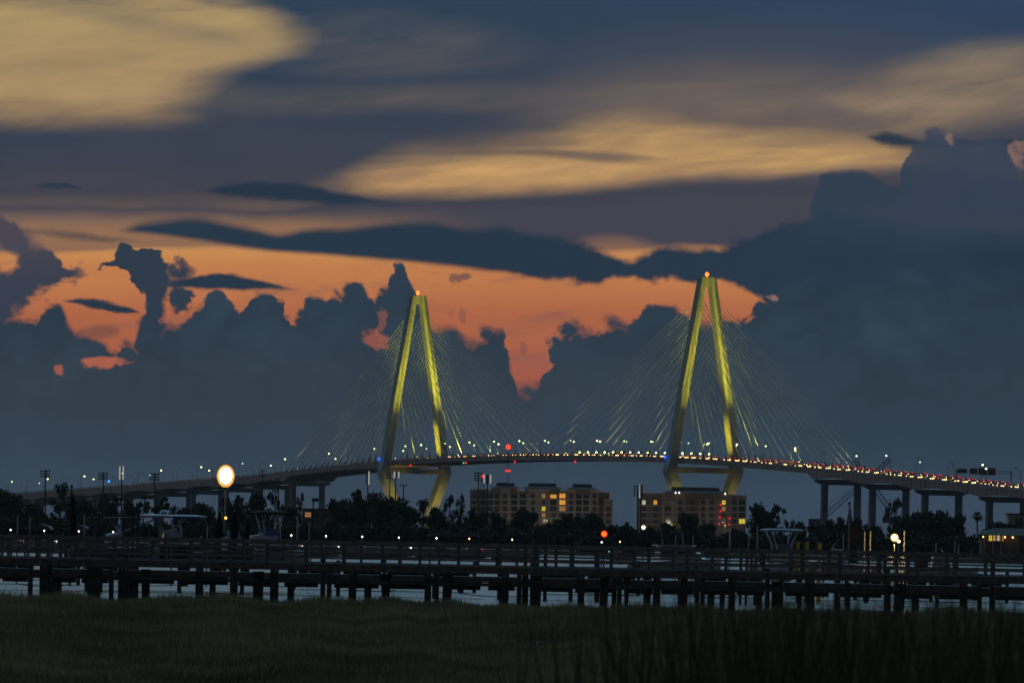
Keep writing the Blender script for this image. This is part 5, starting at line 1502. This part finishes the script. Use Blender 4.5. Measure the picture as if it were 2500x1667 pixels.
for sx_ in (-1, 1):
    for sy_ in (-1, 1):
        m = MB(); m.box((sx_ * .35, sy_ * .25, 0.63), (0.06, 0.06, 1.27)); m.build('leg', white_w, o)
m = MB(); m.tube([(-.2, 0, 1.33), (-.2, 0, 1.7), (-.05, 0, 1.75)], 0.02, 6); m.build('tap', pipe_m, o)

# ------------------------------------------------------------------ marsh grass and reeds
grass_m = mat('marsh_grass_blades', (0.32, 0.29, 0.15), 0.9, 0.5, 0.12)
reed_m = mat('reed_blades', (0.12, 0.125, 0.06), 0.9, 0.5, 0.5)


def blades(name, mate, x, y, z, h, w, lean, seed):
    n = len(x); r = np.random.default_rng(seed)
    a = r.random(n) * np.pi; ca, sa = np.cos(a) * w / 2, np.sin(a) * w / 2
    lx_, ly_ = r.normal(size=n) * lean * h, r.normal(size=n) * lean * h
    v = np.empty((n, 5, 3))
    v[:, 0] = np.stack([x - ca, y - sa, z], 1); v[:, 1] = np.stack([x + ca, y + sa, z], 1)
    v[:, 2] = np.stack([x + ca * .8 + lx_ * .4, y + sa * .8 + ly_ * .4, z + h * .6], 1); v[:, 3] = np.stack([x - ca * .8 + lx_ * .4, y - sa * .8 + ly_ * .4, z + h * .6], 1)
    v[:, 4] = np.stack([x + lx_, y + ly_, z + h], 1)
    me = bpy.data.meshes.new(name); me.vertices.add(5 * n); me.vertices.foreach_set('co', v.ravel().astype(np.float32))
    k = np.arange(n)[:, None] * 5
    li = np.concatenate([k + np.array([[0, 1, 2, 3]]), k + np.array([[3, 2, 4]])], 1).ravel().astype(np.int32)
    me.loops.add(7 * n); me.loops.foreach_set('vertex_index', li)
    ls = (np.arange(n)[:, None] * 7 + np.array([[0, 4]])).ravel().astype(np.int32)
    me.polygons.add(2 * n); me.polygons.foreach_set('loop_start', ls)
    me.update(calc_edges=True); me.materials.append(mate)
    return link(name, me, None, kind='stuff')


def marsh_zv(x, y):
    z = 0.16 + 0.05 * np.sin(x * 0.21 + y * 0.05) + 0.04 * np.sin(x * 0.57 - y * 0.13)
    c = np.abs(y - (222 + 1.6 * np.sin(x * 0.11)))
    z = np.where(c < 5.0, z - 0.24 * (1 - c / 5.0), z)
    e = 322 + 1.5 * np.sin(x * 0.31) + 0.8 * np.sin(x * 0.9)
    return np.where(y > e, z - 0.10 * (y - e), z), c, e


N = 330000
gy = 118 + (330 - 118) * rng.random(N) ** 0.9
gx = (rng.random(N) * 2 - 1) * (gy * 0.079 + 1.5)
gz, c_, e_ = marsh_zv(gx, gy)
tuft = np.sin(gx * 0.35 + np.sin(gy * 0.07) * 3) * np.sin(gy * 0.11 + gx * 0.13)
keep = (c_ > 4.0 + 2.0 * np.sin(gx * 0.7)) & ((tuft > -0.72) | (rng.random(N) < 0.35)) & (gy < e_ + 1.0)
gx, gy, gz = gx[keep], gy[keep], gz[keep]
patch = 0.75 + 0.25 * np.sin(gx * 0.9 + np.sin(gy * 0.31) * 2) * np.sin(gy * 0.22 + gx * 0.2)
h = (0.38 + 0.34 * rng.random(len(gx))) * (0.55 + 0.45 * patch) * (0.82 + 0.30 * np.sin(gx * 0.63 + 1.7 * np.sin(gx * 0.21)) * np.sin(gx * 1.31 + gy * 0.05)) * np.where(gy > 250, 1.15, 1.0) * (1 + 0.5 * (rng.random(len(gx)) > 0.985))
tag(blades('marsh_grass', grass_m, gx, gy, gz - 0.03, h, 0.020 + 0.014 * rng.random(len(gx)), 0.22, 5), 'short dark green marsh grass in front of the piers', 'grass')
# tall reeds close to the camera, mostly on the right, far out of focus
rx, ry, rh = [], [], []
for x0, D, hpx, n_, sp in ((1600, 62, 1440, 16, 0.6), (1700, 50, 1400, 50, 0.5), (1800, 44, 1370, 120, 0.5), (1890, 56, 1420, 80, 0.4), (1985, 46, 1430, 70, 0.35), (2080, 58, 1440, 60, 0.5), (2160, 42, 1405, 90, 0.4),
                           (2260, 60, 1450, 60, 0.5), (2350, 48, 1430, 80, 0.45), (2450, 42, 1400, 90, 0.4), (2520, 45, 1380, 90, 0.4), (1900, 40, 1560, 70, 0.8), (2200, 38, 1580, 60, 0.8), (2450, 38, 1560, 50, 0.6), (1780, 38, 1540, 40, 0.6)):
    for i in range(n_ * 2):
        px = at(x0, hpx - 42, D)
        rx.append(px.x + random.gauss(0, sp)); ry.append(D + random.uniform(-3, 3)); rh.append(px.z - 0.15 - abs(random.gauss(0, 0.22)))
rx, ry, rh = np.array(rx), np.array(ry), np.array(rh)
tag(blades('tall_reeds', reed_m, rx, ry, np.full(len(rx), 0.1), rh, np.full(len(rx), 0.026), 0.11, 9), 'tall blurred reeds close to the camera at the right', 'reeds')

# ------------------------------------------------------------------ damp evening air over the harbour
hz = bpy.data.materials.new('haze'); hz.use_nodes = True
nt = hz.node_tree; nt.nodes.clear()
pv = nt.nodes.new('ShaderNodeVolumePrincipled'); pv.inputs['Color'].default_value = (0.86, 0.88, 0.92, 1); pv.inputs['Density'].default_value = 0.000014
pv.inputs['Anisotropy'].default_value = 0.3
ho = nt.nodes.new('ShaderNodeOutputMaterial'); nt.links.new(pv.outputs[0], ho.inputs['Volume'])
MB().box((0, 9800, 92), (18400, 21200, 187)).build('haze', hz, kind='stuff')
